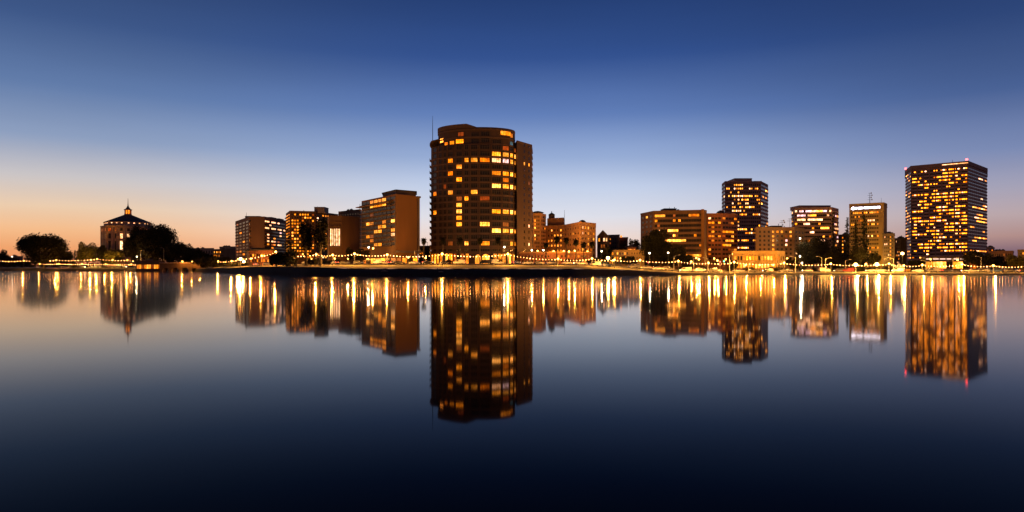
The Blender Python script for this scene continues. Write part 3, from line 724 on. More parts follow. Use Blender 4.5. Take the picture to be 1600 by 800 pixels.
# ---- 7 narrow block with rounded top, and 8 the orange hotel
bl = Bld('apartment_block', 'narrow amber apartment block with a rounded roof right beside the round tower', 'apartment block',
         [(829,432),(833,424),(845,424),(853,432),(853,455),(829,455)], Z(334.5, 424), wall='stucco_wall')
bl.parapet(.5)
bl.facade(1, bl.zg+3, bl.top-.5, 12, 3, .5, .5, .6, .6, .15, 0, 1, lits=[(836,348,5,'Y'),(836,359,5,'B'),(836,366,4,'B'),(836,342,4,'Y')], p=.12, cols='DO')
bl.facade(2, bl.zg+3, bl.top-.5, 12, 3, .5, .5, .6, .6, .15, 0, 1, p=.15, cols='DO')
mb = MB(); mb.prism(ngon(840, 436, 3.4, 12, ry=4.5), bl.top-.1, bl.top+1.6, 'stucco_wall', 'roof'); mb.lathe((X(840,436), 436, bl.top+1.6), [(4.2, 0), (3.6, .5), (2.0, 1.0), (.2, 1.3)], 'roof', 14)
part(mb, 'rounded_top', bl.root)
bl.finish()
bl = Bld('hotel', 'orange stucco hotel in stepped blocks with small square windows above the palms', 'hotel',
         [(853,436),(881,428),(907,398),(931,412),(931,445),(853,455)], Z(348.5, 400), wall='stucco_wall')
bl.parapet(.7, m='stucco_wall')
zb = bl.zg+4; zt = bl.top-1
bl.facade(0, zb, zt, 6, 5, .28, .36, 1, 1, 0, 0, 1, p=.62, cols='YYOB')
bl.facade(1, zb, zt, 6, 6, .26, .36, 1.5, 1.5, 0, 0, 1, lits=[(893,365,2,'Y')], p=.06, cols='OD')
bl.facade(2, zb, zt, 6, 5, .26, .40, 1, 1, 0, 0, 1, lits=[(909,354,2,'W'),(909,362,2,'W'),(915,354,3,'Y'),(918,354,2,'Y'),(918,363,2,'Y'),(928,363,2,'Y'),(918,371,2,'Y'),(928,371,2,'Y'),(918,380,2,'Y')], p=.12, cols='YO')
mb = MB(); q = [W(855,440), W(881,432), W(882,450), W(856,456)]; mb.prism(q, bl.top-.1, Z(340.5, 436), 'stucco_wall', 'roof')
part(mb, 'upper_block', bl.root)
mb = MB(); x, y = X(862, 440), 440; zt_ = Z(340.5, 436); mb.prism(ngon(862, 440, 2.1), zt_-.1, zt_+2.1, 'dark_wall'); mb.lathe((x, y, zt_+2.1), [(2.3, 0), (1.6, .8), (.3, 1.5), (.15, 2.6)], 'roof', 10); part(mb, 'turret', bl.root)
mb = MB(); mb.lathe((X(910, 405), 405, bl.top), [(2.2, 0), (2.0, 1.2), (1.2, 1.9), (.2, 2.2)], 'roof', 12); part(mb, 'roof_dome', bl.root)
bl.mast(882, 429, 328, .12); bl.finish()

# ---- terrace wall building under the hotel
bl = Bld('terrace_building', 'long low red-brown terrace building under the orange hotel and palms', 'building',
         [(812,372),(862,362),(925,366),(925,392),(812,392)], Z(395, 362), wall='red_wall')
bl.parapet(.7, m='stucco_wall')
bl.facade(0, bl.zg+.5, bl.top-.6, 2, 9, .4, .45, 1, 1, .1, 0, 1, p=.15, cols='DO'); bl.facade(1, bl.zg+.5, bl.top-.6, 2, 11, .4, .45, 1, 1, .1, 0, 1, p=.3, cols='DOO')
bl.finish()

# ---- 9..11 small houses
def gable_house(label, pxa, pxb, Y, eave, ridge, wall, lits, zbase=None):
    bl = Bld('gabled_house', label, 'house', [(pxa, Y), (pxb, Y-4), (pxb+1, Y+16), (pxa+1, Y+18)], Z(eave, Y), wall=wall)
    a, b_, c_, d_ = [(*p, bl.top) for p in bl.pts]; h = Z(ridge, Y)
    m1 = ((a[0]+b_[0])/2, (a[1]+b_[1])/2, h); m2 = ((c_[0]+d_[0])/2, (c_[1]+d_[1])/2, h)
    mb = MB(); mb.face([a, b_, m1], wall); mb.face([c_, d_, m2], wall); mb.face([b_, c_, m2, m1], 'roof'); mb.face([d_, a, m1, m2], 'roof')
    part(mb, 'roof', bl.root)
    bl.facade(0, bl.zg+2, bl.top-.3, 4, 4, .5, .5, .6, .6, .1, 0, 1, lits=lits, p=.08, cols='D'); bl.finish()
gable_house('dark gabled house with two lit upper windows right of the orange hotel', 933, 951, 430, 369, 359.5, 'dark_wall', [(946,369,5,'W'),(938,375,3,'Y')])
bl = Bld('apartment_block', 'low dark flat-roofed block standing right behind the dark gabled house', 'building', [(950,450),(968,446),(968,470),(950,470)], Z(368, 448), wall='dark_wall')
bl.parapet(.6); bl.facade(0, bl.zg+3, bl.top-1, 6, 5, .4, .4, 1, 1, .1, 0, 1, p=.08, cols='DO'); bl.finish()
bl = Bld('apartment_block', 'low brown block with one glowing rooftop lamp left of the dark bushy tree', 'building', [(966,470),(981,466),(981,490),(966,490)], Z(372, 468), wall='red_wall')
bl.parapet(.6); bl.facade(0, bl.zg+3, bl.top-1, 6, 5, .4, .4, 1, 1, .1, 0, 1, p=.06, cols='DO')
mb = MB(); mb.ball((X(970.5, 468), 468, bl.top+1.2), .7, 'Y'); part(mb, 'roof_lamp', bl.root); bl.finish()
bl = Bld('small_pavilion', 'small pavilion with a red-lit window on top of the low orange wall', 'pavilion', [(980,402),(994,400),(994,412),(980,412)], Z(386.5, 400), wall='red_wall')
mb = MB(); mb.lathe((X(987,406), 406, bl.top), [(4.6, 0), (3.8, .7), (1.2, 1.5), (.3, 1.7)], 'roof', 4); part(mb, 'roof', bl.root)
bl.facade(0, bl.top-3.6, bl.top-.3, 1, 4, .6, .6, .5, .5, .1, 0, 1, p=1, cols='O'); bl.finish()
bl = Bld('low_house', 'low orange-lit house with small yellow windows between gabled house and banded slab', 'house', [(950,398),(984,392),(1007,388),(1007,415),(950,415)], Z(391.5, 390), wall='gold_wall')
bl.parapet(.5); bl.facade(0, bl.zg+1, bl.top-.3, 3, 8, .4, .5, .6, .6, .1, 0, 1, lits=[(957,394,4,'Y'),(963,394,3,'Y')], p=.35, cols='OYO'); bl.facade(1, bl.zg+1, bl.top-.3, 3, 5, .3, .4, .6, .6, 0, 0, 1, p=.15, cols='OD'); bl.finish()

# ---- 12 long banded slab
bl = Bld('apartment_slab', 'long apartment slab with horizontal bands and a blank left end behind dark trees', 'apartment block',
         [(1001,420),(1021,400),(1099,392),(1104,396),(1104,425),(1003,440)], Z(331.5, 400), wall='brown_wall')
bl.parapet(.8)
zb = bl.zg+3.5; zt = bl.top-.8
LT = [(1029,338.5,19,'Y'),(1022,345,3,'Y'),(1028,352,5,'D'),(1029,357,5,'W'),(1063,346,4,'Y'),(1083,338,16,'O'),(1052,345,4,'O'),(1050,359.5,16,'B'),(1054,366,6,'B'),(1053,372.5,24,'B'),(1069,379,8,'Y'),(1085,397.5,24,'Y')]
bl.facade(0, zb, zt, 10, 3, .4, .4, 1, 1, 0, 0, 1, lits=[(1009,339.5,3,'Y')], p=0)
bl.facade(1, zb, zt, 10, 18, .9, .46, .8, .8, .7, .2, 1, lits=LT, p=.04, cols='DO', trim='tan_wall')
p, q = bl.pts[1], bl.pts[2]; u, n, ln = frame_of(p, q); mb = MB()
mb.fbox(p, u, n, ln-1.2, ln+.4, -.3, 1.6, bl.zg, bl.top+1.0, 'umber_wall'); part(mb, 'end_fin', bl.root)
bl.roofbox(1038, 1057, 405, 415, 2.4); bl.mast(1046, 407, 323); bl.roofbox(1068, 1090, 402, 412, .9); bl.clutter(12, 5); bl.finish()

# ---- 13 brick block, two wings
bl = Bld('brick_block', 'red-brown brick block with a roof garden between banded slab and beige tower', 'apartment block',
         [(1103,424),(1105,418),(1128,418),(1152,425),(1152,450),(1103,450)], Z(335, 418), wall='red_wall')
bl.parapet(.7)
zb = bl.zg+3; zt = bl.top-1
bl.facade(1, zb, zt, 11, 4, .7, .42, .5, .5, .25, 0, 1, lits=[(1115,349,8,'Y'),(1115,360,4,'Y'),(1112,371.5,14,'O'),(1108,343,6,'W'),(1107,391,6,'Y')], p=.18, cols='OY')
bl.facade(2, zb, zt, 11, 5, .8, .45, .5, .5, .3, 0, 1, lits=[(1128,364,5,'O'),(1140,363,12,'Y'),(1144,369,6,'Y'),(1140,374.5,12,'Y'),(1135,380,14,'Y'),(1144,348,7,'Y')], p=.12, cols='OD')
bl.clutter(13, 6, 2.6); bl.finish()

# ---- 14 beige high tower
bl = Bld('office_tower', 'tall brown tower with a stepped top and chamfered corner, full of small lit windows', 'tower',
         [(1128,575),(1133,556),(1189,556),(1200,580),(1200,610),(1128,610)], Z(284.5, 556), wall='office_wall')
bl.parapet(.8, m='office_trim')
zb = bl.zg+4; zt = bl.top-.8
bl.facade(0, zb, zt, 22, 2, .5, .45, .5, .5, .2, 0, 0, p=.12, cols='YW', trim='office_trim')
bl.facade(1, zb, zt, 22, 18, .6, .38, .8, .6, .3, .15, 0, fp=[.15,.3,.45,.7,.35], run=1, cols='yywYO', trim='office_trim')
bl.facade(2, zb, zt, 22, 5, .8, .42, .4, .4, .3, 0, 0, fp=[.05,.2,.6], run=1, cols='yYO', trim='office_trim')
bl.roofbox(1148, 1175, 560, 580, 3.4, 'office_trim'); bl.roofbox(1178, 1190, 562, 580, 1.4, 'office_trim'); bl.finish()

# ---- 15 stone block and 16 low pillared hall
bl = Bld('stone_block', 'square stone block with regular dark windows and three bright top windows', 'apartment block',
         [(1180,404),(1182,396),(1241,396),(1257,410),(1257,430),(1180,430)], Z(358, 396), wall='stone_wall')
bl.parapet(1.2)
zb = bl.zg+3.5; zt = bl.top-.3
LT = [(1207,r_,2,'Y') for r_ in (363,370,376.5,383,389.5)]+[(1215,362,3,'Y'),(1225,362,5,'B'),(1235,362,3,'B'),(1235,369,2,'O'),(1227,377,1,'P'),(1227,383,1,'W')]
bl.facade(1, zb, zt, 8, 8, .42, .46, .8, .8, .12, 0, 1, True, lits=LT, p=.02, cols='D'); bl.facade(2, zb, zt, 8, 3, .4, .46, 1, 1, .12, 0, 1, p=.05, cols='W')
bl.roofbox(1206, 1222, 400, 410, 2.0); bl.mast(1222, 402, 344, .1, 2); bl.mast(1234, 402, 341, .1, 2); bl.clutter(15, 5); bl.finish()
bl = Bld('low_hall', 'low floodlit orange hall with a row of square pilasters and bright little windows', 'hall',
         [(1143,368),(1145,360),(1214,356),(1226,362),(1226,385),(1143,385)], Z(393.5, 358), wall='gold_wall')
bl.parapet(.5)
bl.facade(1, bl.zg+.5, bl.top-1.2, 2, 14, .5, .5, .5, .5, .35, .5, 1, p=.75, cols='YOYB'); bl.facade(2, bl.zg+.5, bl.top-1.2, 2, 3, .5, .5, .5, .5, .3, .3, 1, p=.3, cols='OY')
bl.finish()

# ---- 17 office with white ribbon windows
bl = Bld('office_block', 'mid-height office block with white-lit ribbon windows above dark trees', 'office block',
         [(1237,500),(1241,482),(1300,478),(1310,492),(1310,520),(1237,520)], Z(325.5, 480), wall='office_trim')
bl.parapet(.7)
zb = bl.zg+4; zt = bl.top-.5
LT = [(1241,332.5,5,'w'),(1252,331,9,'P'),(1262,331,6,'P'),(1270,330,8,'w'),(1280,329,9,'B'),(1290,329,7,'P'),(1297,329,3,'w'),(1252,346,12,'w'),(1270,345,18,'w'),(1282,344.5,8,'w'),(1242,347,4,'y'),
      (1252,336,14,'P'),(1272,339.5,10,'y'),(1260,350,10,'w'),(1290,359.5,14,'y'),(1270,361,6,'w'),(1287,370,5,'B'),(1283,375,14,'w'),(1275,381,22,'w')]
bl.facade(1, zb, zt, 13, 17, .88, .42, .5, .5, .35, 0, 1, lits=LT, p=.06, cols='YOW'); bl.facade(2, zb, zt, 13, 4, .8, .42, .4, .4, .3, 0, 1, p=.25, cols='WYP')
bl.facade(0, zb, zt, 13, 2, .7, .42, .3, .3, .3, 0, 1, lits=[(1240,333,5,'W'),(1240,347,5,'Y')], p=.05, cols='Y')
bl.roofbox(1249, 1298, 484, 500, 2.2, 'office_trim'); bl.finish()

# ---- 18 block with glowing roof sign
bl = Bld('office_block', 'office block with glowing white roof sign and a rooftop mast behind redwoods', 'office block',
         [(1327,462),(1381,450),(1386,460),(1386,485),(1327,485)], Z(317.5, 451), wall='gold_wall')
bl.root['label'] = 'tan office block with a glowing white rooftop sign behind tall conifers'
zb = bl.zg+3; zt = Z(329, 455)
LT = [(1340,332,14,'Y'),(1352,332,6,'Y'),(1364,331.5,10,'Y'),(1371,331,6,'O'),(1336,342,3,'Y'),(1343,338,4,'O'),(1346,342,6,'O'),(1333,351.5,6,'Y'),(1361,344,14,'W'),(1357,351,5,'O'),(1364,351,5,'Y'),(1374,351,5,'O'),
      (1357,370,3,'W'),(1363,370,3,'B'),(1374,370,5,'O'),(1364,389,4,'Y'),(1374,389,4,'Y'),(1358,389,3,'Y'),(1375,400,8,'Y')]
bl.facade(0, zb, zt, 14, 15, .62, .42, 1.0, 3.0, .2, .1, 0, lits=LT, p=.05, cols='DO')
bl.parapet(.5)
P0, P1 = bl.pts[0], bl.pts[1]; u, n, ln = frame_of(P0, P1)
mb = MB(); mb.fbox(P0, u, n, ln*.06, ln*.92, .02, .14, Z(328, 456), Z(320.8, 456), 'dark_wall'); panel = part(mb, 'sign_panel', bl.root)
tx = bpy.data.curves.new('sign_lettering', 'FONT'); tx.body = 'KAISER PERMANENTE'; tx.size = 2.6; tx.extrude = .12; tx.align_x = 'LEFT'; tx.offset = .035
to = bpy.data.objects.new('tmp_text', tx); COL.objects.link(to); bpy.context.view_layer.update()
dg = bpy.context.evaluated_depsgraph_get(); me = bpy.data.meshes.new_from_object(to.evaluated_get(dg)); bpy.data.objects.remove(to)
xs = [v.co.x for v in me.vertices]; wd = max(xs)-min(xs); target = ln*.73; sc = target/wd
me.transform(Matrix.Diagonal((sc, min(1.15, sc*1.25), 1, 1)))
me.materials.clear(); me.materials.append(M['sign'])
lt = bpy.data.objects.new('lettering', me); COL.objects.link(lt); lt.parent = panel
# local basis: X along wall, Y up, Z outward
bx = Matrix(((u[0], 0, n[0], 0), (u[1], 0, n[1], 0), (0, 1, 0, 0), (0, 0, 0, 1)))
o3 = Vector((P0[0]+u[0]*ln*.165+n[0]*.3, P0[1]+u[1]*ln*.165+n[1]*.3, Z(326.3, 456)))-bl.root.location
lt.matrix_local = Matrix.Translation(o3) @ bx
# rayed emblem left of the words
mb = MB(); ox, oz = ln*.115, Z(324.2, 456)
for i in range(9):
    a = math.pi*i/8; a0_, z0_ = math.cos(a), math.sin(a)
    mb.fbox(P0, u, n, ox+a0_*1.0-.16, ox+a0_*1.0+.16, .16+.01*i, .32+.01*i, oz-.9+z0_*1.0, oz-.55+z0_*1.35, 'sign')
for dx in (-.45, 0, .45): mb.fbox(P0, u, n, ox+dx-.15, ox+dx+.15, .15, .34, oz-1.25, oz-.3, 'sign')
em = part(mb, 'emblem', bl.root)
bl.mast(1359, 462, 301, .16, 4); bl.mast(1377, 462, 309, .1); bl.finish()

# ---- 19 fillers round it
def plain(name, label, cat, pts, toprow, Yt, wall, nf, nc, p, cols, e=0, lits=(), fw=.45, par=.6, **kw):
    b = Bld(name, label, cat, pts, Z(toprow, Yt), wall=wall); b.parapet(par)
    b.facade(e, b.zg+1.5, b.top-.6, nf, nc, fw, .45, .8, .8, .15, 0, 1, lits=lits, p=p, cols=cols, **kw); b.clutter(len(label), 3, 1.2); b.finish(); return b
plain('apartment_block', 'slim dark block with one column of lit stair windows left of the signed office block', 'apartment block', [(1310,500),(1330,496),(1330,520),(1310,520)], 367.5, 498, 'dark_wall', 9, 5, .06, 'W',
      lits=[(1316,r_,2,'Y') for r_ in (371,375.5,380,385,389,393)])
plain('apartment_block', 'slim dark block with a column of lit stair windows right of the signed office block', 'apartment block', [(1379,440),(1398,436),(1398,460),(1379,460)], 366, 438, 'dark_wall', 9, 5, .05, 'W',
      lits=[(1391,r_,2,'Y') for r_ in (369,374.5,380,385.5,391,396.5,402)]+[(1383,369,4,'W'),(1383,380,2,'W')])
plain('apartment_block', 'low dark block between the slim stair-window block and the widest office tower', 'apartment block', [(1398,470),(1408,468),(1416,462),(1418,485),(1398,485)], 373, 466, 'dark_wall', 8, 6, .3, 'WOY')

# ---- 20 widest office tower
bl = Bld('office_tower', 'widest dark office tower at right, rows of yellow windows, red beacons on its roof', 'tower',
         [(1415,664),(1424,634),(1512,604),(1542,650),(1542,690),(1415,700)], Z(257, 604), wall='office_wall')
zb = bl.zg+9; zt = bl.top-1.5
bl.facade(0, zb, zt, 27, 4, .6, .34, .6, .6, .3, 0, 0, p=.3, cols='yyOY', trim='office_trim')
bl.facade(1, zb, zt, 27, 30, .9, .31, .8, .4, .45, 0, 0, fp=[.12,.35,.5,.8,.2,.45], run=1, cols='yyyyYOwy', trim='office_trim')
bl.facade(2, zb, zt, 27, 9, .9, .31, .5, .5, .45, 0, 0, fp=[.03,.08,.2,.4], run=1, cols='yyYOw', trim='office_trim')
u, n, ln = frame_of(bl.pts[1], bl.pts[2])
bl.parapet(3.2, .4, 'office_wall', .6)
P0 = bl.pts[1]; mb = MB()
for j in range(10): mb.fbox(P0, u, n, ln*j/9-.45, ln*j/9+.45, -.05, .62, zb, zt, 'office_wall')
part(mb, 'column_fins', bl.root)
mb = MB(); mb.fbox(P0, u, n, ln*.56, ln+.3, .62, .8, bl.top+1.2, bl.top+1.75, 'W'); part(mb, 'roof_light_strip', bl.root)
for (px, Y) in ((1415.5, 664), (1511, 606)):
    mb = MB(); x = X(px, Y); mb.tube([(x, Y+.5, bl.top+3), (x, Y+.5, bl.top+4.4)], .12, 'metal'); mb.ball((x, Y+.5, bl.top+4.9), .95, 'red'); part(mb, 'beacon', bl.root)
bl.mast(1488, 630, 249.5, .25); bl.finish()
bl = Bld('podium', 'low glass podium with a thin line of white light below the widest office tower', 'building',
         [(1440,420),(1446,410),(1532,406),(1540,416),(1540,450),(1440,450)], Z(402.5, 408), wall='dark_wall')
p, q = bl.pts[1], bl.pts[2]; u, n, ln = frame_of(p, q)
for j in range(8):
    mb = MB(); a = ln*j/8; mb.fbox(p, u, n, a+.4, a+ln/8*random.uniform(.7, .98), .02, .3, bl.top-1.0, bl.top-.62, 'strip'); part(mb, 'light_strip', bl.root)
bl.facade(1, bl.zg+.2, bl.top-1.6, 1, 16, .88, .7, .5, .5, .2, .25, 2, lits=[(1464,417,9,'B'),(1474,417,7,'B'),(1500,417,10,'B'),(1490,417,6,'Y')], p=.35, cols='OYD')
bl.parapet(.5); bl.finish()

# ---- far left, far right and gap fillers
plain('low_house', 'low dark house with one white lamp left of the big round tree', 'house', [(8,760),(36,752),(36,775),(8,775)], 401, 755, 'dark_wall', 1, 7, .1, 'WO')
plain('low_building', 'long low flat-roofed building on the skyline right of the big oak cluster', 'building', [(296,720),(334,708),(334,740),(296,740)], 388.5, 712, 'court_wall', 3, 9, .05, 'O')
plain('apartment_block', 'low jumbled block left of the block with the blank middle wall', 'building', [(333,640),(350,634),(368,630),(368,660),(333,660)], 390, 634, 'dark_wall', 4, 8, .35, 'OWY')
plain('apartment_block', 'second low block with small lit windows, rising behind the jumbled low block', 'building', [(343,680),(369,672),(369,700),(343,700)], 386, 675, 'grey_wall', 5, 8, .1, 'OW')
b = plain('restaurant', 'single-storey lakeside restaurant with broad dark roof below the blank middle wall', 'restaurant', [(386,425),(389,415),(426,408),(430,420),(430,440),(386,440)], 393, 410, 'red_wall', 2, 10, .55, 'OYB', e=1)
mb = MB(); q = [(p_[0]*1.0, p_[1]) for p_ in b.pts]; cx, cy = b.root.location.x, b.root.location.y
mb.prism([(cx+(p_[0]-cx)*1.12, cy+(p_[1]-cy)*1.12) for p_ in q], b.top+.6, b.top+1.3, 'roof'); mb.prism([(cx+(p_[0]-cx)*.75, cy+(p_[1]-cy)*.75) for p_ in q], b.top+1.3, b.top+2.4, 'roof'); part(mb, 'roof', b.root)
plain('apartment_block', 'small brown block between blank orange wall and round tower', 'building', [(654,430),(672,424),(673,445),(654,450)], 385.5, 428, 'umber_wall', 4, 5, .15, 'OD')
plain('low_building', 'low orange-lit flat building at the far right beyond the widest office tower', 'building', [(1545,520),(1583,512),(1584,540),(1545,540)], 393, 515, 'stucco_wall', 3, 10, .12, 'OD')
plain('apartment_block', 'pinkish low block just right of the widest office tower', 'building', [(1541,600),(1553,596),(1554,620),(1541,620)], 387, 598, 'court_wall', 4, 4, .3, 'OD')
plain('apartment_block', 'red-lit stepped block cut off by the right edge of the photo', 'building', [(1590,440),(1640,428),(1640,460),(1590,460)], 391, 435, 'gold_wall', 4, 10, .3, 'OYB')
b = plain('pavilion', 'long low open pavilion with lit bays left of the arched bridge', 'pavilion', [(212,512),(257,505),(258,520),(213,526)], 408.5, 508, 'brown_wall', 1, 11, .8, 'OYD', fw=.7)

# arched bridge
Yb = 490
root = empty('arched_bridge', (X(287, Yb), Yb, 0), 0, 'low stone bridge with dark round arches left of the shrub mound', 'bridge')
mb = MB(); arches = [(262, 6.2), (277, 7.0), (292, 7.0), (307, 6.0)]
x0, x1 = X(253, Yb), X(318, Yb); ztp = Z(412, Yb); prof = [(x0, ztp)]; bot = [(x0, -.8)]
for (pc, hw) in arches:
    xc = X(pc, Yb); r_ = hw/F*Yb*.8
    bot.append((xc-r_, -.8))
    bot += [(xc-r_*math.cos(math.pi*i/10), .6+(r_*.95)*math.sin(math.pi*i/10)) for i in range(11)]
    bot.append((xc+r_, -.8))
bot.append((x1, -.8))
for a, b_ in zip(bot, bot[1:]):
    if abs(a[0]-b_[0]) < 1e-6: pass
    else: 
        if not (a[1] < 0 and b_[1] < 0 and False):
            for yy, rv in ((Yb-3, 0), (Yb+4, 1)):
                mb.face([(a[0], yy, a[1]), (b_[0], yy, b_[1]), (b_[0], yy, ztp), (a[0], yy, ztp)], 'brown_wall')
    mb.face([(a[0], Yb-3, a[1]), (a[0], Yb+4, a[1]), (b_[0], Yb+4, b_[1]), (b_[0], Yb-3, b_[1])], 'court_wall')
mb.face([(x0, Yb-3, ztp), (x1, Yb-3, ztp), (x1, Yb+4, ztp), (x0, Yb+4, ztp)], 'path')
mb.face([(x0, Yb-3, -.8), (x0, Yb-3, ztp), (x0, Yb+4, ztp), (x0, Yb+4, -.8)], 'court_wall'); mb.face([(x1, Yb-3, -.8), (x1, Yb+4, -.8), (x1, Yb+4, ztp), (x1, Yb-3, ztp)], 'court_wall')
part(mb, 'arches', root)
mb = MB(); mb.box(x0-.3, x1+.3, Yb-3.3, Yb-2.9, ztp-.25, ztp+.1, 'brown_wall'); mb.box(x0-.3, x1+.3, Yb-3.25, Yb-3.0, ztp+.8, ztp+.95, 'court_wall')
for i in range(40): xx = x0+(x1-x0)*i/39; mb.box(xx-.12, xx+.12, Yb-3.2, Yb-3.05, ztp+.1, ztp+.8, 'court_wall')
part(mb, 'balustrade', root)

# ------------------------------------------------------------ trees
def leaves(mb, c, rad, n, size, m, rnd):
    for _ in range(n):
        v = Vector((rnd.gauss(0, 1), rnd.gauss(0, 1), rnd.gauss(0, 1))).normalized()*(rnd.random()**.45)*(rnd.uniform(1, 1.3) if rnd.random() < .10 else 1)
        p = Vector((c[0]+v.x*rad[0], c[1]+v.y*rad[1], c[2]+v.z*rad[2]))
        a = Vector((rnd.gauss(0, 1), rnd.gauss(0, 1), rnd.gauss(0, 1))).normalized(); b_ = a.orthogonal().normalized(); q = a.cross(b_)
        s_ = size*rnd.uniform(.5, 1.3)
        mb.face([p+b_*s_, p+q*s_*.6, p-b_*s_*.9, p-q*s_*.55], m)
def broad_tree(label, px, Y, wpx, top, base_row=None, m='leaf', seed=0, dens=1.0, lobes=13, cat='tree', crown_from=.28, name='broadleaf_tree', group=None):
    rnd = random.Random(seed*7+int(px)); x = X(px, Y); zg_ = max(gz(px, Y), .1); zt_ = Z(top, Y); h = zt_-zg_; rx = wpx/2/F*Y
    root = empty(name, (x, Y, zg_-.1), 0, label, cat, group)
    cz = zg_+h*(1+crown_from)/2; rz = h*(1-crown_from)/2; ls = []
    for i in range(lobes):
        a = rnd.uniform(0, 2*math.pi); e_ = rnd.uniform(-.55, 1.1); rr = rnd.uniform(.45, .72)
        k = rnd.uniform(.26, .44)
        ls.append(((x+rx*rr*math.cos(a)*math.cos(e_*.8), Y+rx*.8*rr*math.sin(a), cz+rz*(1-k)*math.sin(e_)), k))
    xa = min(c[0]-rx*k for c, k in ls); xb = max(c[0]+rx*k for c, k in ls); za = min(c[2]-rz*k for c, k in ls); zb_ = max(c[2]+rz*k for c, k in ls)
    ls = [((x-rx+(c[0]-xa)*2*rx/(xb-xa), c[1], cz-rz+(c[2]-za)*2*rz/(zb_-za)), k*1.12) for c, k in ls]
    ls.append(((x, Y, cz-rz*.12), .7)); mb = MB()
    ar = rx*rz; size = max(.32, .62*Y/600)*1.15
    for (c, k) in ls:
        n = int(dens*50+dens*2.2*(rx*k)*(rz*k)*4/(size*size)); n = min(n, 1100)
        leaves(mb, c, (rx*k, rx*k*.9, rz*k*1.05), n, size, m, rnd)
    part(mb, 'crown', root)
    mb = MB(); r0 = max(.22, h*.028); tz = zg_+h*max(crown_from, .2)
    mb.tube([(x, Y, zg_-.3), (x+r0*.5, Y, (zg_+tz)/2), (x, Y, tz), (x, Y, cz)], [r0*1.4, r0, r0*.85, r0*.4], 'bark', 8)
    for (c, k) in ls[:9]: mb.tube([(x, Y, tz-.3), ((x+c[0])/2, (Y+c[1])/2, (tz+c[2])/2+.3), c], [r0*.5, r0*.32, r0*.1], 'bark', 5)
    part(mb, 'trunk', root); return root
def conifer(label, px, Y, wpx, top, seed=0, m='needle', sparse=1.0, low=.12, group=None):
    rnd = random.Random(seed); x = X(px, Y); zg_ = gz(px, Y); h = Z(top, Y)-zg_; rx = wpx/2/F*Y
    root = empty('conifer_tree', (x, Y, zg_-.1), 0, label, 'tree', group); mb = MB(); tr = MB()
    tr.tube([(x, Y, zg_-.3), (x, Y, zg_+h*.5), (x, Y, zg_+h*.98)], [h*.022, h*.014, .05], 'bark', 8)
    lv = int(h/.85)
    for i in range(lv):
        k = i/lv; z = zg_+h*(low+(1-low)*k); r_ = rx*(1-k)**.8*rnd.uniform(.7, 1.1)+.25
        if rnd.random() > sparse: continue
        for j in range(rnd.randint(6, 9)):
            a = rnd.uniform(0, 6.283); rr = r_*rnd.uniform(.55, 1.15); d_ = (math.cos(a), math.sin(a))
            if rr > 1.2: tr.tube([(x, Y, z), (x+d_[0]*rr*.9, Y+d_[1]*rr*.9, z-rr*.15)], [.07, .03], 'bark', 4)
            for s_ in range(int(3+rr*3.2)):
                q = rnd.uniform(.15, 1); c = Vector((x+d_[0]*rr*q+rnd.gauss(0,.22), Y+d_[1]*rr*q+rnd.gauss(0,.22), z-rr*q*.18+rnd.gauss(0,.2)))
                sz = rnd.uniform(.25, .62); sd_ = Vector((-d_[1], d_[0], rnd.uniform(-.3,.3))); o_ = Vector((d_[0], d_[1], -.5+rnd.uniform(-.4,.4)))
                mb.face([c-sd_*sz*.5, c+o_*sz, c+sd_*sz*.5, c-o_*sz*.5], m)
    part(mb, 'foliage', root); part(tr, 'trunk', root); return root

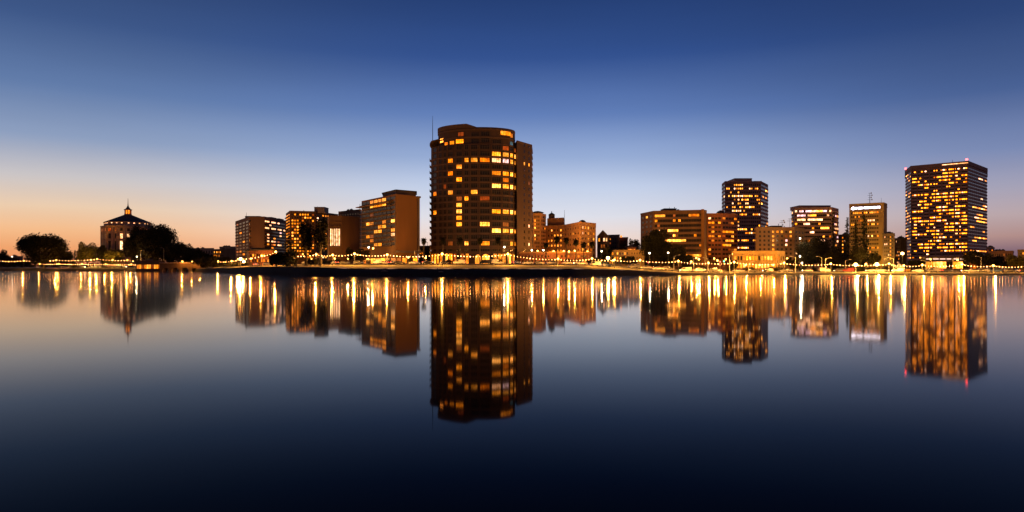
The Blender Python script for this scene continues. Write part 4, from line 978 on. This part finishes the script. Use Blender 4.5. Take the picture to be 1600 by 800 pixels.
BT = [ # label, px, Y, width px, top row, mat, seed, crown_from
 ('big round dark oak standing alone at the left by the water', 69, 600, 72, 364, 'leaf', 103, .04),
 ('small bushy tree cut by the left edge of the photo', 2, 640, 24, 389, 'leaf', 2, .1),
 ('uplit yellow-green tree left of the courthouse', 137, 612, 34, 377, 'leaf_uplit', 3, .15),
 ('small dark tree between the uplit tree and the courthouse', 160, 608, 22, 381, 'leaf', 4, .1),
 ('low bright uplit tree in front of the courthouse wall', 181, 600, 38, 388, 'leaf_uplit', 5, .1),
 ('dark oak in front of the courthouse, left of its cluster', 219, 585, 44, 350, 'leaf', 6, .06),
 ('largest dark oak of the cluster right of the courthouse', 246, 575, 62, 347, 'leaf', 7, .05),
 ('lower dark tree at the right foot of the oak cluster', 282, 560, 44, 377, 'leaf', 8, .05),
 ('small dark tree under the long low skyline building', 318, 540, 40, 392, 'leaf', 9, .05),
 ('dark shrub-like tree on the waterside mound', 345, 470, 50, 400, 'leaf', 10, .02),
 ('dark waterside tree at the left foot of the layered conifer', 432, 300, 26, 396, 'leaf', 11, .05),
 ('tall narrow dark tree left of the forked pair by the water', 478, 300, 22, 344, 'leaf', 12, .30),
 ('tall narrow dark forked tree beside the slot-window hall', 500, 300, 26, 338, 'leaf', 13, .26),
 ('bushy dark tree in front of the balcony block', 566, 320, 26, 388, 'leaf', 14, .2),
 ('small dark tree left of the balcony block entrance', 548, 330, 16, 385, 'leaf', 15, .2),
 ('dark bushy tree beside the low brown block with rooftop lamp', 990, 415, 24, 371, 'leaf', 16, .05),
 ('dark tree right behind the small gabled house', 948, 396, 18, 384, 'leaf', 17, .05),
 ('big dark tree hiding the left half of the banded slab', 1026, 372, 52, 357, 'leaf', 18, .03),
 ('second dark tree in front of the banded slab, lower and to the right', 1052, 366, 40, 378, 'leaf', 19, .03),
 ('dark rounded shrub tree at the right foot of the banded slab', 1075, 360, 26, 396, 'leaf', 20, .05),
 ('big dark tree below the white ribbon office block', 1270, 380, 50, 368, 'leaf', 21, .03),
 ('lower dark tree right of the one below the ribbon office block', 1300, 372, 40, 384, 'leaf', 22, .03),
 ('low dark tree in front of the stone block corner', 1240, 362, 22, 402, 'leaf', 23, .1),
 ('low dark tree beside the floodlights under the signed office', 1342, 350, 26, 385, 'leaf', 24, .2),
 ('smaller dark tree below the roof sign, right of the redwood', 1366, 352, 20, 392, 'leaf', 25, .25),
 ('dark tree under the bright floodlight left of the widest office tower', 1432, 372, 26, 403, 'leaf', 26, .1),
 ('dark spreading tree at the right foot of the widest office tower', 1528, 366, 44, 390, 'leaf', 27, .15),
 ('smaller dark tree between far right tree and the low orange building', 1558, 372, 34, 398, 'leaf', 28, .1),
 ('tree with light shining through it at the far right edge', 1590, 360, 30, 396, 'leaf_uplit', 29, .1),
 ('small dark tree in the yellow-lit car park near the low orange house', 978, 345, 18, 400, 'leaf', 30, .2),
 ('small dark roadside tree left of the low pillared hall', 1146, 345, 16, 405, 'leaf', 31, .2),
]
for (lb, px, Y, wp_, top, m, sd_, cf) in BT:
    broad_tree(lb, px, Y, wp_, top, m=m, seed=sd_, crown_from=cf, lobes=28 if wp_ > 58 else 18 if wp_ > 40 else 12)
for (lb, px, Y, wp_, top, sd_) in [('low bushy dark mass on the mound right of the bridge', 322, 455, 44, 401, 51), ('lowest bushy dark tree on the mound, nearest the oversized floodlights', 362, 400, 40, 409, 52),
        ('low dark tree behind the courthouse oaks at the pavilion', 300, 545, 40, 386, 53), ('dark low tree between the lone oak and the left edge', 22, 640, 30, 402, 54), ('dark low tree touching the right side of the lone oak', 106, 605, 20, 392, 55),
        ('dark bushy tree beneath the layered conifer', 446, 300, 40, 388, 56), ('low dark bush tree at the foot of the forked tree', 486, 302, 22, 404, 57),
        ('dark street tree in front of the low orange house', 985, 352, 22, 399, 58), ('dark street tree by the bright car park', 935, 352, 20, 402, 59)]:
    broad_tree(lb, px, Y, wp_, top, seed=sd_, crown_from=.02, lobes=10)
rnd = random.Random(77); mb = MB()
for i in range(900):
    px = -150+1950*i/900+rnd.uniform(-2, 2); Y = 760 if px < 900 else 700; hh = 5+4*math.sin(px*.031)+3*math.sin(px*.13+1)+rnd.uniform(-1, 2)
    leaves(mb, (X(px, Y), Y+rnd.uniform(-8, 8), 3+hh*.5), (4, 4, max(2.5, hh*.62)), 60, 1.1, 'leaf', rnd)
tag(mb.build('distant_trees'), 'dark far-off line of trees along the skyline', 'trees', kind='stuff')
conifer('layered dark conifer by the water in front of the warm-windowed block', 452, 296, 44, 366, 1, low=.03)
conifer('tall slim conifer left of the signed office block', 1324, 385, 22, 338, 2, low=.03)
conifer('tall redwood in front of the glowing sign office block', 1350, 380, 34, 334, 3, low=.1)
conifer('narrow dark conifer at the right end of the ribbon office block', 1302, 400, 18, 330, 4, low=.02)
conifer('small pointed conifer beside the oak cluster at left', 278, 590, 14, 371, 5, low=.02)
conifer('small pointed conifer between the lone oak and the uplit tree', 117, 600, 24, 390, 6, low=.02)
conifer('narrow redwood crossing the middle of the signed office block', 1337, 390, 24, 346, 7, low=.06)

# palms
def palm_proto(h, seed):
    rnd = random.Random(seed); root = empty('palm_tree', (0, 0, 0)); mb = MB()
    mb.tube([(0,0,-.3), (.1,0,h*.3), (.05,.05,h*.7), (0,0,h)], [.42,.27,.23,.26], 'palm_bark', 8); part(mb, 'trunk', root)
    mb = MB()
    for i in range(46):
        a = i*2.399+rnd.uniform(-.2,.2); e0 = R(85)-i/46*R(150)+rnd.uniform(-.1,.1); ln = rnd.uniform(1.7, 2.3)
        p = Vector((0,0,h)); dx, dy = math.cos(a), math.sin(a); pts = [p]
        for k in range(5):
            e_ = e0-k*R(14); p = p+Vector((dx*math.cos(e_), dy*math.cos(e_), math.sin(e_)))*ln/5; pts.append(p)
        for k in range(5):
            w0 = (.30, .48, .52, .42, .24, .03)[k]; w1 = (.30, .48, .52, .42, .24, .03)[k+1]; sd_ = Vector((-dy, dx, 0))
            for sg in (-1, 1):
                mb.face([pts[k], pts[k+1], pts[k+1]+sd_*sg*w1-Vector((0,0,w1*.5)), pts[k]+sd_*sg*w0-Vector((0,0,w0*.5))], 'frond')
    part(mb, 'crown', root)
    mb = MB()
    for i in range(40):
        a = rnd.uniform(0, 6.28); r_ = rnd.uniform(.3, .75); z = h-rnd.uniform(.3, 1.0)
        mb.face([(math.cos(a)*.25, math.sin(a)*.25, z), (math.cos(a+.3)*r_, math.sin(a+.3)*r_, z-.5), (math.cos(a)*r_*.8, math.sin(a)*r_*.8, z-1.5)], 'bark')
    part(mb, 'dead_skirt', root); return root
PALMS = [(662,330,371,'behind the string lights between the blank orange wall and the round tower'),(692,322,370,'leftmost of the four before the round tower facade'),(719,322,370,'second from left before the round tower facade'),
         (750,318,371,'third from left, before the arched windows of the round tower'),(778,322,370,'rightmost of the four before the round tower facade'),
         (853,322,378,'shortest of the row, before the narrow amber block'),(870,318,368,'tallest of the row, before the left part of the orange hotel'),(885,320,370,'third of the row before the orange hotel, beside its mast'),
         (900,316,373,'fourth of the row, before the middle of the orange hotel'),(912,326,377,'fifth of the row, before the corner of the orange hotel'),(925,322,376,'last of the row, before the right end of the orange hotel')]
protos = {}
for i, (px, Y, top, lb) in enumerate(PALMS):
    zg_ = gz(px, Y); h = Z(top, Y)-zg_-1.6
    if i == 0: o = base_palm = palm_proto(11.0, 3)
    else: o = copy_tree(base_palm)
    o.location = (X(px, Y), Y, zg_); s_ = h/11.0; o.scale = (1.0, 1.0, s_) if abs(s_-1) < .3 else (s_, s_, s_); o.rotation_euler = (0, 0, i*1.3)
    tag(o, 'fan palm '+lb, 'palm tree', 'palms along the shore road')

# ------------------------------------------------------------ landmarks used in labels of repeats
LM = [(30,'left of the lone round oak'),(108,'below the lone round oak'),(160,'by the uplit tree left of the courthouse'),(210,'below the courthouse'),(258,'by the long low pavilion'),(322,'at the arched bridge'),
      (366,'on the dark waterside mound'),(448,'below the block with the blank middle wall'),(510,'by the tall dark waterside trees'),(563,'below the slot-window hall'),(612,'below the lit balconies'),(662,'below the blank orange wall'),
      (715,'below the left side of the round tower'),(765,'below the middle of the round tower'),(832,'below the right side of the round tower'),(880,'below the left palms of the hotel'),(932,'below the right end of the orange hotel'),
      (965,'below the gabled house'),(1006,'below the low orange house'),(1060,'below the big dark trees of the banded slab'),(1104,'below the right end of the banded slab'),(1143,'below the brick block'),
      (1185,'by the left half of the pillared hall'),(1228,'by the right half of the pillared hall'),(1262,'below the stone block'),(1312,'below the white ribbon office block'),(1345,'by the slim conifer and redwood'),(1388,'below the glowing roof sign'),
      (1428,'left of the widest office tower'),(1475,'below the left half of the widest tower'),(1530,'below the right half of the widest tower'),(1580,'at the spreading tree by the far right'),(3000,'at the right edge of the photo')]
def landmark(px):
    for a, t_ in LM:
        if px < a: return t_
ORD = ['first','second','third','fourth','fifth','sixth','seventh','eighth','ninth','tenth']
def label_set(items, base):
    """items: (px, object, word); gives each its own label from its look, landmark and order there"""
    grp = {}
    for px, o, wd in sorted(items, key=lambda q: q[0]): grp.setdefault((wd, landmark(px)), []).append(o)
    for (wd, lm), os_ in grp.items():
        for i, o in enumerate(os_):
            o['label'] = f'{wd} {lm}' if len(os_) == 1 else f'{wd} {lm}, {ORD[i]} from left'

# ------------------------------------------------------------ lamps
def light(parent, loc, power, col, r_=.16):
    key = f'light_{power}_{col}'
    ld = bpy.data.lights.get(key)
    if ld is None:
        ld = bpy.data.lights.new(key, 'POINT'); ld.energy = power; ld.color = col; ld.shadow_soft_size = r_
    o = bpy.data.objects.new('lamp_light', ld); COL.objects.link(o); o.parent = parent; o.location = loc; return o
SOD = (1, .39, .055); GOLD = (1, .50, .07); WHT = (1, .70, .38)
proto_lamp = {}
def lamp(px, row, Y, kind, word, power=0, col=SOD):
    zg_ = max(gz(px, Y), .2); h = max(2.6, Z(row, Y)-zg_); root = empty('street_lamp', (X(px, Y), Y, zg_), 0, None, 'street lamp', 'street lamps along the shore')
    mb = MB(); mb.lathe((0,0,0), [(.28,-.3),(.28,.5),(.17,.7),(.11,1.2),(.08,h-.5),(.14,h-.35)], 'metal', 7); mb.build('pole', root)
    r_ = {'globe': .46, 'globe_big': .8, 'globe_w': .42}[kind]
    mb = MB(); mb.ball((0,0,h), r_, kind, 10, 7); mb.build('lamp_globe', root, True)
    mb = MB(); mb.lathe((0,0,h+r_*.86), [(r_*.6,0),(r_*.5,.12),(.05,.35)], 'metal', 7); mb.build('cap', root)
    if power: light(root, (0, -.9-r_, h), power, col)
    LAMPS.append((px, root, word)); return (X(px, Y), Y, zg_+h)
LAMPS = []
def YL(px, off=0):      # distance of the necklace of lights along the path
    return shoreY(px)+interp(px, [(0,11),(300,12),(340,36),(430,50),(900,50),(1000,34),(1100,18),(1600,18)])+off
NECK = [(-14,407),(37,407.5),(88,406.5),(152,404.8),(199,406.5),(221,408)]
NECK2 = [(341,408.5),(362,408),(376,404.5),(409,399.8),(431,393.5)]
NECK3 = [(452,399),(494,397.5),(520,398.5),(554,396.5),(605,398),(691,396.8),(793.5,397),(872,404.5),(925,404),(960,406),(1000,406.5),(1060,408),(1107,411),(1147,409.5),(1225,411),(1298,412),(1337,413.5),(1370,413),(1389,412),(1412,415),(1441,414),(1503,413),(1552,415),(1606,415)]
pw = {431:9000, 376:8000, 554:8000, 691:9000, 793.5:9000, 494:4000, 605:6000, 1147:5000, 1225:5000, 1298:4500, 1337:9000, 1370:9000, 1389:5000, 1441:4000, 1503:5000, 960:5000, 1000:3500, 1060:3500, 925:3500, 872:3000, 409:3500, 520:3500, 362:2500, 1107:5000, 1552:3500, 1606:3500, 1412:3000}
STR = []
def string(a, b_, n, sag, px):
    root = empty('string_lights', ((a[0]+b_[0])/2, (a[1]+b_[1])/2, (a[2]+b_[2])/2), 0, None, 'string lights', 'strings of bulbs hung between the lamps')
    c = root.location; pts = []
    f = lambda t_: Vector((a[0]+(b_[0]-a[0])*t_, a[1]+(b_[1]-a[1])*t_, a[2]+(b_[2]-a[2])*t_-4*sag*t_*(1-t_)))-c
    mb = MB(); mb.tube([f(i/12) for i in range(13)], .04, 'cable', 4); mb.build('cable', root)
    global BULB
    for i in range(1, n+1):
        t_ = i/(n+1)
        if BULB is None:
            mb = MB(); mb.ball((0,0,0), .135, 'bulb', 6, 4, 1.15); o = mb.build('bulb', root); BULB = o
        else:
            o = BULB.copy(); COL.objects.link(o); o.parent = root
        o.location = f(t_)-Vector((0,0,.25)); s_ = random.uniform(.75, 1.15)*max(1, c[1]/430); o.scale = (s_, s_, s_)
    STR.append((px, root, 'bulb string'))
BULB = None
random.seed(21)
for chain in (NECK, NECK2, NECK3):
    prev = None
    for (px, row) in chain:
        big = px in (376, 1337, 1370)
        Y = YL(px)
        p = lamp(px, row, Y, 'globe_big' if big else 'globe', 'oversized floodlight globe lamp' if big else 'amber globe lamp', (4.2 if px > 1040 else 2.4)*pw.get(px, 1800), GOLD if px in (1337, 1370) else SOD)
        if prev:
            span = px-prev[0]; n = max(3, int(span/5.1)); 
            if not (prev[0] == 793.5 and False): string(prev[1], p, n, min(.9, span*.008+.1), (px+prev[0])/2)
        prev = (px, p)
prev = None
for (px, row) in [(62,412.3),(92,412.2),(128,412.6),(165,412.9),(205,413.2),(244,413.6)]:       # added lamps and bulb strings standing in for car light trails
    p = lamp(px, row, shoreY(px)+5, 'globe', 'added short amber lamp', 1200)
    if prev: string(prev[1], p, int((px-prev[0])/3.4), .2, (px+prev[0])/2)
    prev = (px, p)
# other lamps
for (px, row, Y, k, wd, pwv, col) in [(115,407,610,'globe','single orange globe lamp',1800,SOD),(214,401,560,'globe_w','white globe lamp',1500,WHT),(285,408.5,486,'globe','orange bridge lamp',1800,SOD),(300,408.5,486,'globe','orange bridge lamp',1800,SOD),(314,409,486,'globe','orange bridge lamp',1800,SOD),
    (352,410,440,'globe','small orange lamp',0,SOD),(381,409,400,'globe_big','oversized floodlight globe lamp',7000,SOD),(788,386,345,'globe_w','tall white lamp',1500,WHT),(831,391,359,'globe_w','white terrace lamp',2500,SOD),(849,391,357,'globe_w','white terrace lamp',2500,SOD),
    (889,393,357,'globe','amber terrace lamp',3500,SOD),(940,392.5,380,'globe_w','tall white lamp',1500,WHT),(950,403,350,'globe_big','oversized floodlight globe lamp',8000,GOLD),(958,407,335,'globe','low yellow car park lamp',3000,GOLD),(1015,395.5,350,'globe_w','tall white lamp',800,WHT),(1044,395,350,'globe_w','tall white lamp',500,WHT),
    (1092,405,345,'globe','orange junction lamp',5000,SOD),(1121,407,345,'globe','orange junction lamp',4000,SOD),(1250,372.5,380,'globe_w','tall white lamp',2500,WHT),(1250,400.5,372,'globe_w','white courtyard lamp',1500,WHT),(1353,412.5,345,'globe','amber floodlight',5000,GOLD),
    (1410,396,385,'globe_big','highest bright floodlight',9000,GOLD),(1454,405,372,'globe','amber forecourt lamp',2500,SOD),(1496,406,372,'globe','amber forecourt lamp',2500,SOD),(1253,411,350,'globe_w','bright white roadside lamp',900,WHT),(583,388,345,'globe','yellow entrance lamp',2500,GOLD),(576,386.5,345,'globe_w','white entrance lamp',1200,WHT),(19,401,700,'globe_w','distant white lamp',0,WHT),
    (142,406,596,'globe','low lamp',8000,GOLD),(176,406,588,'globe','low lamp',8000,GOLD),(1080,409,335,'globe','amber roadside lamp',3000,SOD),(1187,414,345,'globe','low amber lamp',4000,SOD),(1165,414,346,'globe','low amber lamp',4000,SOD),(1208,414,344,'globe','low amber lamp',4000,SOD)]:
    lamp(px, row, Y, k, wd, pwv*1.2, col)
for (px, row, Y, wd, pwv, col) in [(865,392.5,384,'low amber terrace flood',9000,SOD),(881,392.5,384,'low amber terrace flood',11000,SOD),(898,392,378,'low amber terrace flood',9000,SOD),(918,393,384,'low amber terrace flood',5000,SOD),(840,392,404,'low amber terrace flood',5000,SOD),
    (372,405,450,'amber forecourt lamp',9000,SOD),(392,404,395,'amber forecourt lamp',5000,SOD),(424,403,395,'amber forecourt lamp',6000,SOD),(460,404,425,'added facade lamp',6000,SOD),(487,405,425,'added facade lamp',5000,SOD),(523,404,385,'added facade lamp',5000,SOD),  # yard, roof-edge and courthouse lamps here are added to brighten the facades
    (544,404,390,'added facade lamp',4000,SOD),(638,402,338,'added facade lamp',4500,SOD),(665,403,380,'added facade lamp',3000,SOD),(1060,405,385,'added facade lamp',2000,SOD),(1088,403,382,'added facade lamp',3000,SOD),(1116,404,400,'added facade lamp',6000,SOD),
    (1134,405,400,'added facade lamp',5000,SOD),(1340,405,436,'golden wall flood',12000,GOLD),(1372,405,432,'golden wall flood',12000,GOLD),(1190,402,390,'added facade flood',2000,SOD),(1230,404,385,'added facade flood',2500,SOD),(176,402,606,'added courthouse flood',12000,SOD),
    (970,404,375,'amber car park lamp',6000,SOD),(1562,408,480,'amber far-side lamp',8000,SOD),(1594,407,400,'amber far-side lamp',7000,SOD)]:
    lamp(px, row, Y, 'globe', wd, pwv, col)
# cobra-head masts, unlit poles seen pale against the bank
def mast_lamp(px, Y, toprow, side, arm=2.4):
    zg_ = gz(px, Y); h = Z(toprow, Y)-zg_; root = empty('street_mast', (X(px, Y), Y, zg_), 0, None, 'street lamp', 'tall pale street masts')
    mb = MB(); mb.tube([(0,0,-.3), (0,0,h*.6), (0,0,h)], [.16,.12,.08], 'pale_metal', 7); mb.build('pole', root)
    mb = MB(); mb.tube([(0,0,h-.2), (side*arm*.5,0,h+.35), (side*arm,0,h+.45)], .06, 'pale_metal', 5); a = mb.build('arm', root)
    mb = MB(); mb.box8([(side*arm-.5,-.16,h+.34), (side*arm+.5,-.16,h+.34), (side*arm+.5,.16,h+.34), (side*arm-.5,.16,h+.34), (side*arm-.35,-.1,h+.55), (side*arm+.35,-.1,h+.55), (side*arm+.35,.1,h+.55), (side*arm-.35,.1,h+.55)], 'pale_metal'); mb.build('lamp_head', root)
    LAMPS.append((px, root, 'pale curved-arm mast'))
for (px, Y, tr, sdd) in [(1053,322,400,1),(1084,325,404,1),(1106,325,404,-1),(1140,325,398,1),(1170,330,410,1),(1243,330,402,-1),(1290,330,404,1),(1284,340,402,-1),(1321,340,407,1),(1396,330,404,-1),(1455,330,404,1),(1447,335,408,-1),(1489,328,404,1),(1533,330,402,-1),(220,560,392,1),(256,556,388,-1),(688,300,408,1),(648,340,392,1)]:
    mast_lamp(px, Y, tr, sdd)
label_set(LAMPS, ''); label_set(STR, '')

# traffic signals
def signal(px, Y, toprow, on, label):
    zg_ = gz(px, Y); h = Z(toprow, Y)-zg_; root = empty('traffic_light', (X(px, Y), Y, zg_), 0, label, 'traffic light')
    mb = MB(); mb.tube([(0,0,-.3), (0,0,h)], .1, 'metal', 6); mb.build('pole', root)
    mb = MB(); mb.box(-.3,.3,-.25,.15,h-.7,h+.9,'metal'); mb.build('housing', root)
    for k, c in enumerate(('red', None, 'green')):
        mb = MB(); mb.ball((0,-.3,h+.6-k*.5), .24 if on == c else .15, c if on == c else 'glass', 8, 5); mb.build('signal_lens', root)
signal(1131, 322, 407, 'green', 'traffic light showing green below the brick block')
signal(1125, 318, 411, 'red', 'traffic light showing red left of the green one')
signal(1013, 322, 412, 'red', 'traffic light showing red below the big dark trees')

# ------------------------------------------------------------ cars
PAINT = {'white': (.7,.7,.68), 'silver': (.42,.42,.43), 'black': (.02,.02,.022), 'red': (.18,.02,.015), 'grey': (.14,.14,.15), 'blue': (.03,.06,.16)}
for k_, c_ in PAINT.items(): M['car_'+k_] = surf('car_'+k_, c_, .25, .04, 1.5)
M['tyre'] = surf('tyre', (.02,.02,.02), .9, .1, 4); M['lens'] = lit('headlight_lens', (.9,.85,.7), .25, vary=False)
def car_proto(shape, paint, on):
    root = empty('parked_car' if not on else 'car', (0,0,0)); L_, Wd = (4.6, 1.8) if shape != 'van' else (5.2, 2.0)
    if shape == 'sedan': prof = [(-2.3,.35),(-2.3,.85),(-1.7,.98),(-.9,1.0),(-.35,1.42),(.75,1.45),(1.45,1.02),(2.2,.98),(2.3,.6),(2.3,.35)]
    elif shape == 'suv': prof = [(-2.3,.4),(-2.3,1.0),(-1.3,1.12),(-.7,1.7),(1.6,1.74),(2.15,1.15),(2.28,.7),(2.28,.4)]
    else: prof = [(-2.6,.4),(-2.6,1.05),(-2.0,1.2),(-1.4,2.0),(2.5,2.1),(2.6,1.9),(2.6,.4)]
    p_ = 'car_'+paint; n = len(prof); hw = Wd/2; mb = MB()
    inset = lambda z: hw-max(0, z-1.0)*.22
    A = [(x, -inset(z), z) for x, z in prof]; B = [(x, inset(z), z) for x, z in prof]
    mb.face(A[::-1], p_); mb.face(B, p_)
    for i in range(n): j = (i+1) % n; mb.face([A[i], A[j], B[j], B[i]], p_)
    mb.build('body', root)
    gl = {'sedan': [(-.75,1.05),(-.3,1.36),(.7,1.38),(1.2,1.05)], 'suv': [(-1.05,1.18),(-.62,1.6),(1.5,1.62),(1.9,1.18)], 'van': [(-1.8,1.25),(-1.35,1.85),(-.2,1.88),(-.2,1.25)]}[shape]
    mb = MB()
    for s_ in (-1, 1):
        q = [(x, s_*(inset(z)+.012), z) for x, z in gl]; mb.face(q if s_ > 0 else q[::-1], 'glass')
    mb.build('side_window', root)
    (xa, za), (xb, zb_) = gl[0], gl[1]; mb = MB(); o_ = -.28 if shape != 'sedan' else -.22
    mb.face([(xa+o_, -hw*.82, za), (xa+o_, hw*.82, za), (xb+o_, hw*.72, zb_), (xb+o_, -hw*.72, zb_)], 'glass'); mb.build('windscreen', root)
    wx = 1.45 if shape != 'van' else 1.7
    for sx_ in (-1, 1):
        for sy in (-1, 1):
            mb = MB(); k = 12; y0, y1 = sy*(hw-.2), sy*(hw+.03)
            ring0 = [(sx_*wx+.34*math.cos(6.283*i/k), y0, .34+.34*math.sin(6.283*i/k)) for i in range(k)]; ring1 = [(a, y1, c) for a, _, c in ring0]
            for i in range(k): j = (i+1) % k; mb.face([ring0[i], ring0[j], ring1[j], ring1[i]], 'tyre')
            mb.face(ring1, 'tyre'); mb.face(ring0[::-1], 'tyre'); mb.face([(a*.0+sx_*wx+(a-sx_*wx)*.55, y1+sy*.01, .34+(c-.34)*.55) for a, _, c in ring1], 'pale_metal'); mb.build('wheel', root)
    xf = prof[0][0]; xr = prof[-1][0]
    for sy in (-1, 1):
        r_ = .2 if on else .14
        mb = MB(); mb.ball((xf-.02, sy*hw*.7, .75), r_, 'head' if on else 'lens', 8, 5); mb.build('headlight', root)
        mb = MB(); mb.box(xr-.05, xr+.04, sy*hw*.72-.15, sy*hw*.72+.15, .72, .95, 'tail' if on else 'tail_off'); mb.build('tail_light', root)
    return root
CP = {}; CARS = []
def place_car(px, shape, paint, on, lane, flip=False, seedrot=0):
    key = (shape, paint, on); dd = rd(px)+lane; Y = shoreY(px)+dd
    if key not in CP: o = CP[key] = car_proto(*key)
    else: o = copy_tree(CP[key])
    Y2 = shoreY(px+4)+rd(px+4)+lane; a = math.atan2(Y2-Y, X(px+4, Y2)-X(px, Y))
    o.location = (X(px, Y), Y, ground(px, dd)+.065); o.rotation_euler = (0, 0, a+(math.pi if flip else 0)+seedrot)
    o['category'] = 'car'; o['group'] = 'cars on the shore road' if on else 'cars parked along the shore road'
    CARS.append((px, o, f"{paint} {'van' if shape == 'van' else shape if shape != 'suv' else 'sport utility car'}"+(' with lit headlights' if on else '')))
random.seed(31)
px = 60.0
occupied = []
while px < 1590:
    stepm = {True: 9, False: 17}[px < 330]
    if not (200 < px < 395 or 425 < px < 462 or 1330 < px < 1345):
        if random.random() < .70:
            place_car(px, random.choice(['sedan','sedan','suv','van']), random.choice(['white','silver','black','grey','black','blue','white','grey','silver','grey','red']), False, 1.6, random.random() < .5)
    px += stepm*random.uniform(.95, 1.5)
for (px, sh, pa, fl) in [(96,'sedan','silver',0),(128,'suv','white',1),(165,'sedan','grey',0),(192,'van','white',1),(400,'sedan','white',0),(418,'suv','silver',1),(523,'sedan','grey',0),(590,'van','white',0),(600,'sedan','silver',0),(618,'sedan','white',1),(668,'sedan','white',1),(720,'suv','silver',0),(770,'van','white',0),(806,'sedan','silver',1),
    (840,'sedan','white',0),(905,'suv','white',0),(948,'sedan','silver',0),(1014,'sedan','red',1),(1040,'suv','white',0),(1072,'van','white',0),(1086,'sedan','grey',0),(1098,'suv','silver',1),(1120,'sedan','white',0),(1156,'sedan','red',1),(1200,'suv','white',0),(1232,'sedan','silver',1),(1262,'sedan','white',0),(1312,'suv','grey',0),(1362,'sedan','white',0),(1380,'sedan','silver',1),(1404,'van','white',0),(1460,'sedan','white',0),(1478,'suv','grey',1),(1512,'sedan','silver',0),(1544,'sedan','white',1),(1566,'suv','silver',0),(1584,'sedan','white',0)]:
    place_car(px, sh, pa, True, 4.3 if not fl else 8.4, bool(fl), R(-28) if not fl else R(28))
label_set(CARS, '')

# ------------------------------------------------------------ shrubs, rocks, driftwood, small things
SHR = []
random.seed(41)
for i in range(70):
    px = random.uniform(0, 1600)
    if 640 < px < 830 and random.random() < .6: continue
    Y = shoreY(px)+rd(px)+random.uniform(16, 24); o = broad_tree(None, px, Y, random.uniform(8, 20), 0, cat='shrub', name='shrub') if False else None
    zg_ = gz(px, Y); r_ = random.uniform(1.2, 2.6); root = empty('shrub', (X(px, Y), Y, zg_), 0, None, 'shrub', 'shrubs behind the shore road')
    mb = MB(); rnd = random.Random(i); 
    for k in range(4): leaves(mb, (rnd.uniform(-r_, r_)*.7, rnd.uniform(-.8, .8), r_*.55), (r_*.7, r_*.7, r_*.6), 130, .26, 'leaf', rnd)
    mb.build('foliage', root); mb = MB()
    for k in range(4): mb.tube([(0,0,-.2), (rnd.uniform(-.6,.6)*r_, rnd.uniform(-.4,.4)*r_, r_*.8)], [.08,.03], 'bark', 4)
    mb.build('stem', root); SHR.append((px, root, 'dark shrub'))
label_set(SHR, '')
for (px, dd, ln, lb) in [(601,2.3,2.6,'pale driftwood log on the dark bank below the balconies'),(689,1.9,1.8,'pale driftwood log on the dark bank below the round tower'),(1570,3.2,2.0,'pale driftwood log on the bank at the far right')]:
    Y = shoreY(px)+dd; z = ground(px, dd)
    mb = MB(); mb.tube([(-ln/2,0,.12),(0,.1,.22),(ln/2,0,.15)], [.1,.2,.07], 'path', 7); mb.tube([(0,.1,.2),(.4,-.2,.55)], [.08,.03], 'path', 5)
    o = mb.build('driftwood', None, True); o.location = (X(px, Y), Y, z); tag(o, lb, 'driftwood')
Y = 350; px = 1405; root = empty('tent', (X(px, Y), Y, gz(px, Y)), 0, 'white peaked tent beside the floodlit trees left of the widest tower', 'tent')
mb = MB(); mb.lathe((0,0,2.2), [(3.2,0),(1.4,.9),(.1,2.0)], 'tent', 4); mb.build('canopy', root)
for a in range(4): mb = MB(); mb.tube([(2.2*math.cos(a*math.pi/2), 2.2*math.sin(a*math.pi/2), -.2), (3.1*math.cos(a*math.pi/2), 3.1*math.sin(a*math.pi/2), 2.25)], .06, 'pale_metal', 5); mb.build('pole', root)
Y = 335; px = 1419; root = empty('utility_cabinet', (X(px, Y), Y, gz(px, Y)), 0, 'yellow box cabinet on the lawn left of the widest office tower', 'cabinet')
mb = MB(); mb.box(-.9,.9,-.4,.4,-.1,1.5,'ybox'); mb.box(-1.0,1.0,-.5,.5,1.5,1.62,'metal'); mb.build('body', root)
mb = MB(); mb.box(-.8,-.03,-.44,-.39,.1,1.4,'ybox'); mb.box(.03,.8,-.44,-.39,.1,1.4,'ybox'); mb.build('door', root)
print('objects', len(bpy.data.objects))
